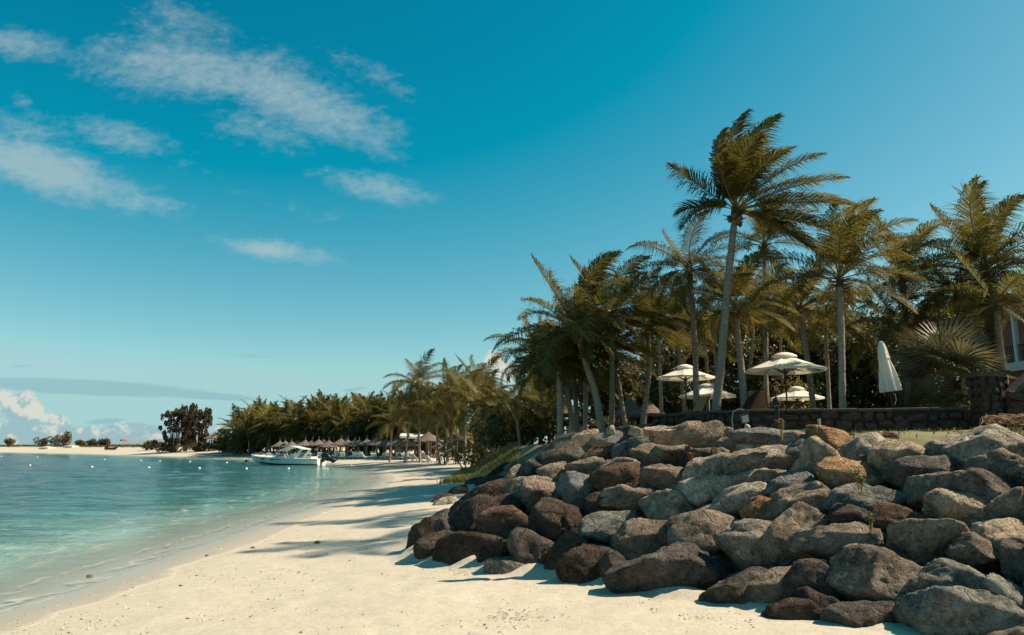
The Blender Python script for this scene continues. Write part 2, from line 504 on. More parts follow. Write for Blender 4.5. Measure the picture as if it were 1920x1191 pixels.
def mat_rock():
    m, nt, p = new_mat('boulder_stone')
    tc = nd(nt, 'ShaderNodeTexCoord')
    oi = nd(nt, 'ShaderNodeObjectInfo')
    off = nd(nt, 'ShaderNodeVectorMath', operation='SCALE', ins={0: (13.0, 7.0, 19.0), 'Scale': mth(nt, 'MULTIPLY', oi.outputs['Random'], 40.0)}).outputs[0]
    o = nd(nt, 'ShaderNodeVectorMath', operation='ADD', ins={0: tc.outputs['Object'], 1: off}).outputs[0]
    base = oi.outputs['Color']
    n0 = noise(nt, o, 1.6, 6.0, 0.62, 0.4)
    n1 = noise(nt, o, 7.0, 7.0, 0.68, 0.3)
    n2 = noise(nt, o, 34.0, 5.0, 0.72)
    n3 = noise(nt, o, 95.0, 2.0, 0.6)
    c = mixc(nt, 1.0, base, ramp(nt, n0, [(0.3, 0.60), (0.7, 1.40)]), 'MULTIPLY')
    c = mixc(nt, 1.0, c, ramp(nt, n1, [(0.30, 0.45), (0.5, 1.05), (0.70, 1.75)]), 'MULTIPLY')
    rustm = smooth(nt, mth(nt, 'ADD', noise(nt, o, 2.3, 6.0, 0.65, 0.7), mth(nt, 'MULTIPLY', mth(nt, 'SUBTRACT', oi.outputs['Alpha'], 0.5), 0.50)), 0.52, 0.68)
    c = mixc(nt, mth(nt, 'MULTIPLY', rustm, 0.72), c, mixc(nt, n1, (0.20, 0.085, 0.035), (0.44, 0.225, 0.10)))
    lich = mth(nt, 'MULTIPLY', smooth(nt, noise(nt, o, 5.0, 5.0, 0.7, 0.6), 0.56, 0.66), smooth(nt, n2, 0.42, 0.56))
    c = mixc(nt, mth(nt, 'MULTIPLY', lich, 0.7), c, mixc(nt, 1.0, base, (2.3, 2.25, 2.1), 'MULTIPLY'))
    spk = smooth(nt, n2, 0.60, 0.70)
    c = mixc(nt, mth(nt, 'MULTIPLY', spk, 0.62), c, mixc(nt, 1.0, base, (3.0, 2.85, 2.6), 'MULTIPLY'))
    c = mixc(nt, 1.0, c, ramp(nt, n2, [(0.32, 0.30), (0.47, 1.0)]), 'MULTIPLY')
    dk = smooth(nt, noise(nt, o, 3.1, 5.0, 0.7, 1.2), 0.55, 0.70)
    c = mixc(nt, mth(nt, 'MULTIPLY', dk, 0.40), c, mixc(nt, 1.0, c, (0.42, 0.40, 0.38), 'MULTIPLY'))
    nt.links.new(c, p.inputs['Base Color'])
    p.inputs['Roughness'].default_value = 0.88
    p.inputs['Specular IOR Level'].default_value = 0.10
    vo = nd(nt, 'ShaderNodeTexVoronoi', feature='DISTANCE_TO_EDGE', ins={'Vector': nd(nt, 'ShaderNodeVectorMath', operation='ADD', ins={0: o, 1: nd(nt, 'ShaderNodeVectorMath', operation='SCALE', ins={0: noise(nt, o, 3.0, 4.0, 0.6, 0.0, 1), 'Scale': 0.5}).outputs[0]}).outputs[0], 'Scale': 2.2})
    crack = smooth(nt, vo.outputs[0], 0.0, 0.05)
    h = mth(nt, 'ADD', mth(nt, 'MULTIPLY', n1, 1.0), mth(nt, 'ADD', mth(nt, 'MULTIPLY', n2, 0.42), mth(nt, 'ADD', mth(nt, 'MULTIPLY', n3, 0.10), mth(nt, 'MULTIPLY', crack, 0.22))))
    b = nd(nt, 'ShaderNodeBump', ins={'Strength': 1.0, 'Distance': 0.19, 'Height': h})
    nt.links.new(b.outputs[0], p.inputs['Normal'])
    return m


def mat_veined():
    m = mat_rock().copy()
    m.name = 'veined_stone'
    nt = m.node_tree
    p = nt.nodes['Principled BSDF']
    src = p.inputs['Base Color'].links[0].from_socket
    tc = nd(nt, 'ShaderNodeTexCoord')
    oi = nd(nt, 'ShaderNodeObjectInfo')
    o = nd(nt, 'ShaderNodeVectorMath', operation='ADD', ins={0: tc.outputs['Object'], 1: nd(nt, 'ShaderNodeVectorMath', operation='SCALE', ins={0: (5, 9, 3), 'Scale': oi.outputs['Random']}).outputs[0]}).outputs[0]
    w = noise(nt, o, 3.2, 5.0, 0.6, 1.5)
    v = mth(nt, 'ABSOLUTE', mth(nt, 'SUBTRACT', w, 0.5))
    w2 = noise(nt, o, 6.5, 5.0, 0.6, 1.0)
    v2 = mth(nt, 'ABSOLUTE', mth(nt, 'SUBTRACT', w2, 0.5))
    vm = mth(nt, 'MAXIMUM', smooth(nt, v, 0.016, 0.002), mth(nt, 'MULTIPLY', smooth(nt, v2, 0.012, 0.002), 0.7))
    nt.links.new(mixc(nt, mth(nt, 'MULTIPLY', vm, 0.65), src, (0.45, 0.46, 0.44)), p.inputs['Base Color'])
    return m


def mat_trunk():
    m, nt, p = new_mat('palm_bark')
    tc = nd(nt, 'ShaderNodeTexCoord')
    oi = nd(nt, 'ShaderNodeObjectInfo')
    o = tc.outputs['Object']
    n = noise(nt, o, 3.0, 5.0, 0.65)
    n2 = noise(nt, nd(nt, 'ShaderNodeMapping', ins={0: o, 'Scale': (6, 6, 26)}).outputs[0], 1.0, 4.0, 0.7)
    c = mixc(nt, n, (0.22, 0.175, 0.135), (0.42, 0.36, 0.29))
    c = mixc(nt, 1.0, c, ramp(nt, n2, [(0.3, 0.55), (0.7, 1.3)]), 'MULTIPLY')
    kk = mth(nt, 'ADD', 0.75, mth(nt, 'MULTIPLY', oi.outputs['Random'], 0.5))
    c = mixc(nt, 1.0, c, nd(nt, 'ShaderNodeCombineColor', ins={0: kk, 1: kk, 2: kk}).outputs[0], 'MULTIPLY')
    nt.links.new(c, p.inputs['Base Color'])
    b = nd(nt, 'ShaderNodeBump', ins={'Strength': 0.7, 'Distance': 0.03, 'Height': n2})
    nt.links.new(b.outputs[0], p.inputs['Normal'])
    p.inputs['Roughness'].default_value = 0.9
    p.inputs['Specular IOR Level'].default_value = 0.08
    return m


M = {}
M['ground'] = mat_ground()
M['water'] = mat_water()
M['rock'] = mat_rock()
M['vein'] = mat_veined()
M['trunk'] = mat_trunk()
M['darktrunk'] = simple('rough_dark_palm_bark', (0.055, 0.035, 0.026), 0.95, 0.6, 9, 1.0)
M['bark'] = simple('tree_bark', (0.11, 0.08, 0.055), 0.9, 0.4, 5.0, 0.6)
M['palm'] = leaf_mat('palm_leaflets', (0.082, 0.078, 0.023), (0.205, 0.168, 0.034), 0.33, 0.35, 0.5, 0.12)
M['dead'] = leaf_mat('dry_palm_leaflets', (0.46, 0.33, 0.15), (0.46, 0.32, 0.13), 0.3, 0.15)
M['rachis'] = simple('palm_leaf_stalk', (0.24, 0.19, 0.07), 0.6)
M['fibre'] = simple('palm_fibre', (0.14, 0.075, 0.04), 0.95, 0.5, 12, 0.8)
M['coconut'] = simple('coconut_husk', (0.20, 0.13, 0.05), 0.6, 0.4)
M['leaf'] = leaf_mat('broad_leaves', (0.098, 0.088, 0.028), (0.20, 0.165, 0.04), 0.30, 0.25, 0.4, 0.25, (0.12, 0.10, 0.03))
M['casu'] = leaf_mat('casuarina_needles', (0.072, 0.056, 0.034), (0.10, 0.070, 0.03), 0.25, 0.15, 0.7, 0.2, (0.12, 0.06, 0.035))
M['brush'] = leaf_mat('dune_brush', (0.105, 0.075, 0.035), (0.15, 0.10, 0.03), 0.25, 0.3, 0.7, 0.2)
M['fan'] = leaf_mat('fan_palm_leaves', (0.145, 0.135, 0.082), (0.17, 0.155, 0.07), 0.2, 0.2, 0.5, 0.3, (0.2, 0.19, 0.12))
M['grass'] = leaf_mat('grass_blades', (0.135, 0.135, 0.045), (0.20, 0.19, 0.05), 0.3, 0.2)
M['canvas'] = leaf_mat('parasol_canvas', (0.90, 0.87, 0.77), (0.85, 0.76, 0.58), 0.25, 0.02, 0.85, 0.1, (0.76, 0.72, 0.6))
M['wood'] = simple('dark_wood', (0.10, 0.05, 0.03), 0.6, 0.3, 8)
M['palewood'] = simple('weathered_wood', (0.42, 0.34, 0.25), 0.8, 0.3, 8, 0.4)
M['wallstone'] = simple('wall_stone', (0.070, 0.050, 0.040), 0.9, 0.6, 3.5, 1.0, bscale=9)
M['mortar'] = simple('wall_mortar', (0.06, 0.045, 0.035), 0.95, 0.4, 8, 0.5)
M['coping'] = simple('coping_stone', (0.10, 0.075, 0.06), 0.9, 0.4, 4, 0.8)
M['thatch'] = simple('grey_thatch', (0.165, 0.130, 0.105), 0.95, 0.5, 14, 0.8)
M['white'] = simple('white_paint', (0.76, 0.76, 0.70), 0.4, 0.05, 3)
M['gel'] = simple('boat_gelcoat', (0.78, 0.79, 0.72), 0.22, 0.04, 1.5, spec=0.5)
M['black'] = simple('black_plastic', (0.012, 0.012, 0.014), 0.35, 0.2, spec=0.5)
M['navy'] = simple('boot_stripe', (0.02, 0.05, 0.06), 0.4, 0.2)
M['metal'] = simple('grey_metal', (0.35, 0.35, 0.34), 0.4, 0.1, metal=0.8)
M['iron'] = simple('dark_cast_iron', (0.035, 0.028, 0.026), 0.5, 0.3, metal=0.2)
M['glass'] = simple('lamp_glass', (0.45, 0.50, 0.47), 0.15, 0.1, spec=0.5)
M['tint'] = simple('tinted_windscreen', (0.38, 0.42, 0.40), 0.1, 0.1, spec=0.6)
M['concrete'] = simple('pale_concrete', (0.45, 0.41, 0.33), 0.9, 0.25, 4, 0.4)
M['pink'] = simple('pink_render', (0.34, 0.20, 0.15), 0.9, 0.1, 2)
M['roofm'] = simple('roof_shingle', (0.16, 0.12, 0.10), 0.9, 0.3, 8, 0.5)
M['lounge'] = simple('lounger_fabric', (0.62, 0.66, 0.62), 0.8, 0.08)
M['orangecloth'] = simple('orange_canvas', (0.50, 0.24, 0.11), 0.85, 0.15)
M['tancloth'] = simple('tan_canvas', (0.38, 0.23, 0.13), 0.85, 0.2)
M['darkcloth'] = simple('dark_wicker', (0.05, 0.03, 0.025), 0.8, 0.4, 12)
M['skin'] = simple('skin', (0.30, 0.15, 0.09), 0.6, 0.08)
M['hair'] = simple('dark_hair', (0.03, 0.02, 0.015), 0.7)
M['redcloth'] = simple('red_swimwear', (0.45, 0.08, 0.04), 0.8)
M['tealcloth'] = simple('teal_shirt', (0.16, 0.30, 0.30), 0.8)
M['navycloth'] = simple('navy_shorts', (0.03, 0.04, 0.07), 0.8)
M['whitecloth'] = simple('white_shirt', (0.65, 0.62, 0.56), 0.8)
M['pebble'] = simple('beach_litter', (0.15, 0.105, 0.07), 0.9, 0.5)
M['shell'] = simple('shell_grit', (0.62, 0.55, 0.44), 0.7, 0.2)
M['red'] = simple('red_leaves', (0.30, 0.035, 0.03), 0.6)
M['seed'] = simple('seedling_leaves', (0.20, 0.21, 0.07), 0.6, 0.3)

# ------------------------------------------------------------------ the lie of the land (z = 0 is the sea)
SHORE_PX = [(-100, 1185), (0, 1152), (150, 1108), (300, 1052), (420, 1010), (520, 974), (600, 949), (660, 927), (697, 912),
            (713, 899), (706, 888), (688, 880), (655, 874.5), (620, 870), (560, 866), (490, 862.5), (400, 859.5), (300, 856), (150, 851.3), (0, 848.3)]
SHORE = [(-13.5, -60), (-12.0, -10), (-10.0, 4)] + [tuple(atz(x, y, 0.0)[:2]) for x, y in SHORE_PX] + [(-330, 282), (-900, 300)]
WATER_POLY = np.array(SHORE + [(-1600, 310), (-1600, -300), (-13.5, -300)])
UP_POLY = np.array([(9.2, -1.5), (6.3, 2.8), (4.75, 4.55), (2.9, 6.75), (1.2, 8.75), (-0.42, 10.4), (-1.75, 12.1), (-1.75, 15), (-1.55, 19), (-1.40, 23), (-1.0, 30),
                    (-1.9, 40), (-3.0, 48), (-2.5, 58), (2, 70), (4, 88), (40, 120), (200, 160), (200, -30), (30, -30)])


def seg_dist(X, Y, P, closed=False):
    best = np.full(X.shape, 1e9)
    n = len(P)
    for i in range(n if closed else n - 1):
        a, b = P[i], P[(i + 1) % n]
        dx, dy = b[0] - a[0], b[1] - a[1]
        t = np.clip(((X - a[0]) * dx + (Y - a[1]) * dy) / (dx * dx + dy * dy + 1e-12), 0, 1)
        best = np.minimum(best, np.hypot(X - a[0] - t * dx, Y - a[1] - t * dy))
    return best


def inside(X, Y, P):
    r = np.zeros(X.shape, dtype=bool)
    n = len(P)
    for i in range(n):
        x1, y1 = P[i]
        x2, y2 = P[(i + 1) % n]
        c = ((y1 > Y) != (y2 > Y)) & (X < (x2 - x1) * (Y - y1) / (y2 - y1 + 1e-15) + x1)
        r ^= c
    return r


def shore_d(X, Y):
    d = seg_dist(X, Y, np.array(SHORE))
    return np.where(inside(X, Y, WATER_POLY), -d, d)


def up_e(X, Y):
    e = seg_dist(X, Y, UP_POLY, True)
    return np.where(inside(X, Y, UP_POLY), e, -e)


def sstep(x, a, b):
    t = np.clip((x - a) / (b - a), 0, 1)
    return t * t * (3 - 2 * t)


def height(X, Y, lower=0.0):
    X, Y = np.asarray(X, float), np.asarray(Y, float)
    d, e = shore_d(X, Y), up_e(X, Y)
    dist = np.hypot(X, Y)
    far = sstep(dist, 70, 120) * sstep(-X, 12, 36)
    slope = 0.028 + 0.050 * far
    cap = 1.05 + 1.05 * sstep(dist, 120, 200)
    land = np.where(d < 5, 0.072 * d, 0.36 + slope * (d - 5))
    land = np.minimum(land, cap)
    sea = np.maximum(np.where(d > -10, 0.055 * d, -0.55 + 0.11 * (d + 10)), -2.6)
    h = np.where(d >= 0, land, sea)
    up = np.minimum(0.34 + 0.60 * e, 2.06) + np.clip((e - 3.2) * 0.028, 0, 0.44)
    up = up - lower * sstep(e, 0.25, 0.9) * (1 - sstep(e, 3.6, 5.0)) * (1 - sstep(Y, 24, 28))
    return np.where(e > 0, np.maximum(h, up), h)


def polar_grid(r0, r1, nr, na, a0, a1, k=1.0):
    r = r0 * (r1 / r0) ** (np.linspace(0, 1, nr) ** k)
    a = np.radians(np.linspace(a0, a1, na))
    Rr, A = np.meshgrid(r, a, indexing='ij')
    X, Y = Rr * np.sin(A), Rr * np.cos(A)
    i = np.arange(nr * na).reshape(nr, na)
    Fq = np.stack([i[:-1, :-1], i[:-1, 1:], i[1:, 1:], i[1:, :-1]], -1).reshape(-1, 4)
    return X.ravel(), Y.ravel(), Fq[:, ::-1]


X, Y, Fq = polar_grid(1.2, 560, 300, 460, -118, 118)
Z = height(X, Y, 0.42)
d, e = shore_d(X, Y), up_e(X, Y)
P = np.stack([X, Y, 0 * X], -1)
near = 1 - sstep(np.hypot(X, Y), 40, 90)
Z = Z + near * sstep(d, 0.3, 3) * (0.020 * fbm(P * 0.8, 3, 3) + 0.010 * fbm(P * 3.1, 5, 3)) * np.where(e > 0.5, 3.0, 1.0)
# old footprints and rake marks worn into the dry sand
foot = np.clip(fbm(P * np.array([2.6, 4.2, 1]), 21, 2) - 0.62, 0, 1) * near * sstep(d, 3, 6) * (e < 0.1)
Z = Z - 0.05 * foot
Z = np.where((d > 120) & (np.hypot(X, Y) > 330) & (X < -30), Z - sstep(d, 120, 180) * 6, Z)
me = np_mesh('ground', np.stack([X, Y, Z], -1), Fq, M['ground'])
vattr(me, 'shore', d)
soil = sstep(e, 0.15, 0.9)
bank = sstep(-X, 42, 50) * sstep(d, 19, 26) * sstep(np.hypot(X, Y), 105, 125)
grove = np.where((Y > 70) & (X > -46), sstep(d, 27, 38), 0)
vattr(me, 'soil', np.maximum(np.maximum(soil, bank), grove))
tag(link('beach_ground', me), kind='structure')

X, Y, Fq = polar_grid(3.0, 9000, 420, 520, -122, 60)
d = shore_d(X, Y)
r = np.hypot(X, Y)
P = np.stack([X, Y, 0 * X], -1)
amp = sstep(-d, 0.5, 14) * 0.055 * (1 - sstep(r, 120, 400)) + sstep(-d, 0.0, 2) * 0.006
wv = fbm(P * np.array([0.45, 0.95, 1]), 11, 3) + 0.5 * np.sin(Y * 1.15 + 0.35 * X + 2.2 * vnoise(P * 0.12, 4))
Z = amp * wv
me = np_mesh('sea', np.stack([X, Y, Z], -1), Fq, M['water'])
vattr(me, 'offshore', -d)
keep = (d < 0.9) | (r > 420)
bm = bmesh.new()
bm.from_mesh(me)
bm.verts.ensure_lookup_table()
bmesh.ops.delete(bm, geom=[v for v in bm.verts if not keep[v.index]], context='VERTS')
bm.to_mesh(me)
bm.free()
tag(link('sea', me), kind='structure')

# ------------------------------------------------------------------ boulders of the rock bank
_ico = {}


def ico(sub):
    if sub not in _ico:
        bm = bmesh.new()
        bmesh.ops.create_icosphere(bm, subdivisions=sub, radius=1.0)
        bm.verts.ensure_lookup_table()
        V = np.array([v.co[:] for v in bm.verts])
        Fc = np.array([[v.index for v in f.verts] for f in bm.faces])
        bm.free()
        _ico[sub] = (V / np.linalg.norm(V, axis=1)[:, None], Fc)
    return _ico[sub]


def rock_points(seed, sub, sx, sy, sz):
    rng = np.random.default_rng(seed)
    V, Fc = ico(sub)
    n = rng.integers(10, 18)
    N = rng.normal(size=(n, 3))
    N /= np.linalg.norm(N, axis=1)[:, None]
    D = rng.uniform(0.50, 0.90, n)
    k = rng.uniform(45, 120)
    dots = np.maximum(V @ N.T, 0) / (D * 1.12)
    r = (np.sum(dots ** k, axis=1) + 0.80 ** k) ** (-1.0 / k)
    box = (np.abs(V) ** 5).sum(1) ** (-0.2)
    r = (r ** -12 + box ** -12) ** (-1 / 12)
    Pn = V * r[:, None]
    lo, hi = Pn.min(0), Pn.max(0)
    Pn = (Pn - (lo + hi) / 2) / ((hi - lo) / 2)
    Pn = Pn * np.array([sx, sy, sz])
    size = (sx * sy * sz) ** (1 / 3)
    off = rng.uniform(-50, 50, 3)
    Q = Pn / size
    disp = 0.060 * fbm(Q * 1.4 + off, seed, 3) + 0.030 * fbm(Q * 5.0 + off, seed + 9, 4, 0.6)
    ledge = np.abs(vnoise(Q * np.array([1.2, 3.4, 1.6]) + off, seed + 4))
    disp = disp - 0.045 * np.clip(0.20 - ledge, 0, 1) / 0.20
    q2 = fbm(Q * 2.6 + off * 1.3, seed + 31, 2)
    disp = disp + 0.035 * (np.floor(q2 * 3.0) / 3.0 - q2)
    return Pn + V * (disp * size)[:, None], Fc


def mound_hit(px, py):
    dr = ray_dir(px, py)
    t = np.concatenate([np.linspace(3, 30, 1600), np.linspace(30, 70, 400)])
    Pt = dr[None, :] * t[:, None]
    h = height(Pt[:, 0], Pt[:, 1])
    below = (Pt[:, 2] + CAMZ) < h
    i = int(np.argmax(below)) if below.any() else 400
    return Vector((Pt[i, 0], Pt[i, 1], Pt[i, 2] + CAMZ)), t[i]


TONE = {'db': (.100, .076, .062, .20), 'dg': (.140, .124, .108, .08), 'g': (.36, .315, .262, .14), 'lg': (.54, .475, .385, .16), 'gb': (.33, .265, .208, .28),
        'bl': (.235, .232, .215, .18), 'gr': (.29, .285, .245, .05), 'o': (.54, .36, .215, .86), 'po': (.58, .46, .33, .56), 'rb': (.190, .122, .085, .50),
        't': (.55, .44, .315, .32), 'dp': (.19, .162, .138, .12)}


def a1(x, y): return 740 + x / 3.502, 780 + y / 3.502
def a2(x, y): return 1140 + x / 2.905, 780 + y / 2.905
def a3(x, y): return 1500 + x / 2.905, 780 + y / 2.905


# zone, x, y, w, h, tilt, course, tone, look
BOULDERS = [
    # foot course, on the sand
    (1, 215, 790, 310, 190, 33, 'foot', 'db', 'flat slanting dark brown boulder'),
    (1, 290, 862, 285, 175, 18, 'foot', 'db', 'low pitted brown boulder'),
    (1, 490, 878, 430, 205, 6, 'foot', 'db', 'broad lumpy brown boulder'),
    (1, 672, 910, 230, 215, 32, 'foot', 'db', 'dark wedge shaped boulder leaning left'),
    (1, 905, 908, 320, 265, -12, 'foot', 'dg', 'dome shaped grey boulder with pale chips'),
    (1, 1150, 925, 310, 240, 42, 'foot', 'db', 'tilted dark slab boulder'),
    (1, 1330, 995, 440, 250, -14, 'foot', 'db', 'long sloping dark brown boulder'),
    (2, 40, 850, 190, 190, -20, 'foot', 'dg', 'dark rounded boulder half hidden'),
    (2, 335, 865, 620, 290, 8, 'foot', 'dg', 'very wide dark grey boulder with speckled face'),
    (2, 700, 972, 400, 235, 6, 'foot', 'dg', 'dark rough boulder with shaded right side'),
    (2, 1000, 1090, 370, 165, 6, 'foot', 'db', 'low blackish boulder'),
    (3, 340, 1120, 370, 190, 14, 'foot', 'dg', 'dark pointed boulder at the bottom edge'),
    # second course
    (1, 530, 668, 340, 240, 12, 'second', 'db', 'big smooth rounded grey brown boulder'),
    (1, 735, 705, 350, 215, 16, 'second', 'rb', 'rust streaked brown boulder'),
    (1, 1085, 745, 390, 310, -22, 'second', 'db', 'very big brown boulder with rusty right edge'),
    (1, 1410, 738, 360, 250, 22, 'second', 'gr', 'smooth greenish grey boulder'),
    (2, 200, 697, 330, 275, -14, 'second', 'gb', 'speckled grey brown boulder with rounded top'),
    (2, 530, 628, 385, 205, 14, 'second', 'gb', 'pitted boulder with orange crown'),
    (2, 785, 712, 360, 265, -6, 'second', 'g', 'flat faced grey boulder'),
    (2, 1030, 680, 420, 270, 42, 'second', 'gb', 'deeply pitted brown boulder tilted up to the right'),
    (2, 1090, 905, 260, 215, 0, 'second', 'dg', 'blocky dark grey boulder'),
    (3, 235, 722, 510, 250, 6, 'second', 'gb', 'large humpbacked grey boulder'),
    (3, 120, 905, 270, 205, 0, 'second', 'dg', 'shaded grey brown boulder with flat top'),
    (3, 470, 915, 530, 340, -6, 'second', 'gb', 'huge brown grey boulder with flat top'),
    (3, 850, 1085, 640, 260, 2, 'foot', 'gr', 'huge smooth grey green boulder in the corner'),
    (3, 1120, 1010, 270, 260, 0, 'second', 'gr', 'rounded grey boulder leaning on a bigger one'),
    # third course
    (1, 600, 540, 470, 165, 17, 'third', 'db', 'long dark boulder with rough right end'),
    (1, 865, 492, 260, 185, 22, 'third', 'bl', 'grey boulder with a web of white veins'),
    (1, 990, 575, 230, 150, -4, 'third', 'rb', 'small rust brown boulder'),
    (1, 1205, 515, 280, 265, -20, 'third', 'bl', 'dark blue grey boulder with pale veins'),
    (2, 110, 452, 290, 130, 4, 'third', 'gb', 'flat topped boulder with reddish stains'),
    (2, 340, 522, 325, 220, -24, 'third', 'g', 'angular grey boulder with tan left face'),
    (2, 595, 512, 190, 90, 4, 'third', 'po', 'low pale orange boulder'),
    (2, 725, 450, 270, 130, 14, 'third', 'lg', 'cream coloured flat boulder'),
    (2, 825, 532, 200, 160, -4, 'third', 'o', 'chipped orange boulder with split face'),
    (2, 1030, 512, 350, 235, 30, 'third', 'gb', 'brown grey boulder with long sloping back'),
    (3, 60, 480, 220, 190, 25, 'third', 'gb', 'plain brown grey boulder'),
    (3, 345, 455, 450, 160, 8, 'third', 'bl', 'rough blue grey boulder with orange cap'),
    (3, 580, 592, 325, 190, -6, 'third', 'rb', 'reddish cratered boulder'),
    (3, 680, 702, 410, 250, 10, 'third', 'gb', 'craggy grey brown boulder'),
    (3, 955, 745, 230, 165, -22, 'third', 'gb', 'small rust and grey boulder'),
    (3, 845, 920, 450, 240, 2, 'third', 'gr', 'flat grey boulder with level top'),
    (3, 1100, 662, 280, 180, 6, 'third', 'po', 'pale boulder with peach coloured streaks'),
    (3, 1190, 790, 150, 210, 0, 'third', 'dp', 'dark honeycombed boulder'),
    # fourth course
    (1, 290, 565, 190, 85, 22, 'fourth', 'db', 'dark boulder at the left flank'),
    (1, 340, 580, 160, 85, 12, 'fourth', 'lg', 'pale grey chip of rock'),
    (1, 420, 512, 130, 85, 20, 'fourth', 'db', 'small brown boulder on the left flank'),
    (1, 545, 445, 160, 85, 22, 'fourth', 'db', 'small dark rock on the skyline of the left flank'),
    (1, 655, 445, 240, 120, 22, 'fourth', 'db', 'slanting dark brown boulder'),
    (1, 890, 385, 225, 170, 18, 'fourth', 'dg', 'dark grey boulder with dull face'),
    (1, 1060, 385, 180, 165, 30, 'fourth', 'gb', 'tan and brown wedge boulder'),
    (1, 1275, 342, 280, 140, -4, 'fourth', 'gb', 'rounded brown boulder with flat base'),
    (1, 1465, 435, 310, 205, 16, 'fourth', 'rb', 'rust topped boulder with grey flanks'),
    (2, 100, 300, 300, 140, -6, 'fourth', 'gb', 'broad greyish boulder with brown right end'),
    (2, 302, 352, 230, 160, -10, 'fourth', 'gb', 'boulder shaped like a loaf'),
    (2, 540, 305, 290, 150, 12, 'fourth', 'lg', 'pale lichened boulder'),
    (2, 550, 415, 320, 150, 6, 'fourth', 'lg', 'whitish broad boulder'),
    (2, 785, 350, 190, 105, 6, 'fourth', 't', 'tan blunt boulder'),
    (2, 900, 335, 180, 95, 8, 'fourth', 'g', 'grey boulder behind a tan one'),
    (2, 985, 402, 255, 165, 16, 'fourth', 'bl', 'bluish boulder with orange underside'),
    (3, 90, 265, 200, 245, -30, 'fourth', 't', 'tall tan boulder with rusty patches'),
    (3, 275, 332, 325, 170, -10, 'fourth', 'o', 'orange brown boulder with seedlings before it'),
    (3, 650, 325, 335, 195, 12, 'fourth', 'dp', 'dark pitted boulder in half shade'),
    (3, 780, 425, 385, 220, 0, 'fourth', 'gb', 'broad tan grey boulder'),
    (3, 900, 542, 375, 215, -10, 'fourth', 't', 'tan slab boulder with warm right edge'),
    (3, 1130, 335, 370, 275, -8, 'fourth', 'gb', 'very large sandy brown boulder at the right edge'),
    (3, 1150, 515, 200, 180, 25, 'fourth', 'gb', 'brown boulder cut by the right edge'),
    # crest
    (1, 700, 372, 190, 85, 28, 'crest', 'db', 'dark rock on the sloping skyline'),
    (1, 800, 330, 150, 70, 26, 'crest', 'gb', 'thin flat rock on the skyline'),
    (1, 1080, 272, 260, 115, 18, 'crest', 'dg', 'long grey rock below the skyline'),
    (1, 940, 275, 150, 55, 30, 'crest', 'lg', 'thin pale rock on the skyline'),
    (1, 1050, 205, 140, 50, 26, 'crest', 'lg', 'pale narrow rock'),
    (1, 1360, 248, 245, 140, 2, 'crest', 'rb', 'red brown blocky boulder'),
    (1, 1390, 150, 205, 85, 12, 'crest', 'bl', 'bluish dark flat boulder'),
    (1, 1250, 140, 170, 75, 12, 'crest', 't', 'tan rock lit on top'),
    (1, 1418, 92, 60, 60, 0, 'crest', 'lg', 'small pale round rock'),
    (1, 1545, 180, 170, 205, 0, 'crest', 'dg', 'tall dark boulder'),
    (2, 170, 185, 265, 125, 0, 'crest', 'bl', 'wide bluish boulder'),
    (2, 378, 217, 225, 145, 10, 'crest', 'gb', 'grey boulder with rust on its shoulder'),
    (2, 605, 165, 260, 125, 2, 'crest', 'g', 'grey boulder with a knobbed end'),
    (2, 620, 235, 130, 110, -30, 'crest', 'g', 'grey rock with an arched edge'),
    (2, 785, 178, 180, 105, 6, 'crest', 'lg', 'pale streaked boulder'),
    (2, 830, 255, 345, 165, 2, 'crest', 'g', 'big smooth grey boulder'),
    (2, 810, 112, 275, 90, 2, 'crest', 'bl', 'flat blue grey slab'),
    (2, 970, 148, 200, 120, 0, 'crest', 't', 'sandy coloured lumpy boulder'),
    (2, 520, 95, 205, 105, 12, 'crest', 'gb', 'brown boulder with dark right side'),
    (2, 375, 105, 270, 95, 16, 'crest', 'gb', 'smooth brown sloping boulder'),
    (2, 305, 86, 210, 60, 0, 'crest', 't', 'flat tan slab on the top edge'),
    (2, 150, 86, 75, 50, 0, 'crest', 'lg', 'small grey cobble on the top edge'),
    (2, 640, 82, 70, 55, 0, 'crest', 'g', 'round dark cobble on the top edge'),
    (2, 1065, 195, 220, 125, 12, 'crest', 'bl', 'streaky blue grey boulder'),
    (3, 150, 142, 215, 140, -10, 'crest', 'o', 'boulder with a bright orange top'),
    (3, 330, 195, 255, 170, 12, 'crest', 'lg', 'ribbed grey boulder'),
    (3, 545, 235, 355, 210, 12, 'crest', 'po', 'big cream and orange boulder'),
    (3, 480, 122, 95, 65, 0, 'crest', 'rb', 'small rust coloured cobble'),
    (3, 270, 118, 90, 45, 0, 'crest', 'g', 'small grey cobble'),
    (3, 795, 185, 200, 105, 8, 'crest', 'g', 'low greenish grey boulder'),
    (3, 1005, 200, 365, 265, 4, 'crest', 'lg', 'huge pale grey rounded boulder'),
    (3, 1200, 150, 130, 95, 0, 'crest', 'dg', 'grey boulder with a dark hollow before it'),
]
ORD = ['leftmost', 'second', 'third', 'fourth', 'fifth', 'sixth', 'seventh', 'eighth', 'ninth', 'tenth', 'eleventh', 'twelfth', 'thirteenth', 'fourteenth', 'fifteenth',
       'sixteenth', 'seventeenth', 'eighteenth', 'nineteenth', 'twentieth', 'twenty-first', 'twenty-second', 'twenty-third', 'twenty-fourth', 'twenty-fifth', 'twenty-sixth', 'twenty-seventh',
       'twenty-eighth', 'twenty-ninth', 'thirtieth', 'thirty-first', 'thirty-second', 'thirty-third', 'thirty-fourth', 'thirty-fifth', 'thirty-sixth', 'thirty-seventh', 'thirty-eighth']


def ordinal(i):
    return ORD[i] if i < len(ORD) else 'late'


ROCK_GROUP = 'boulders of the rock bank'
ellipses = []


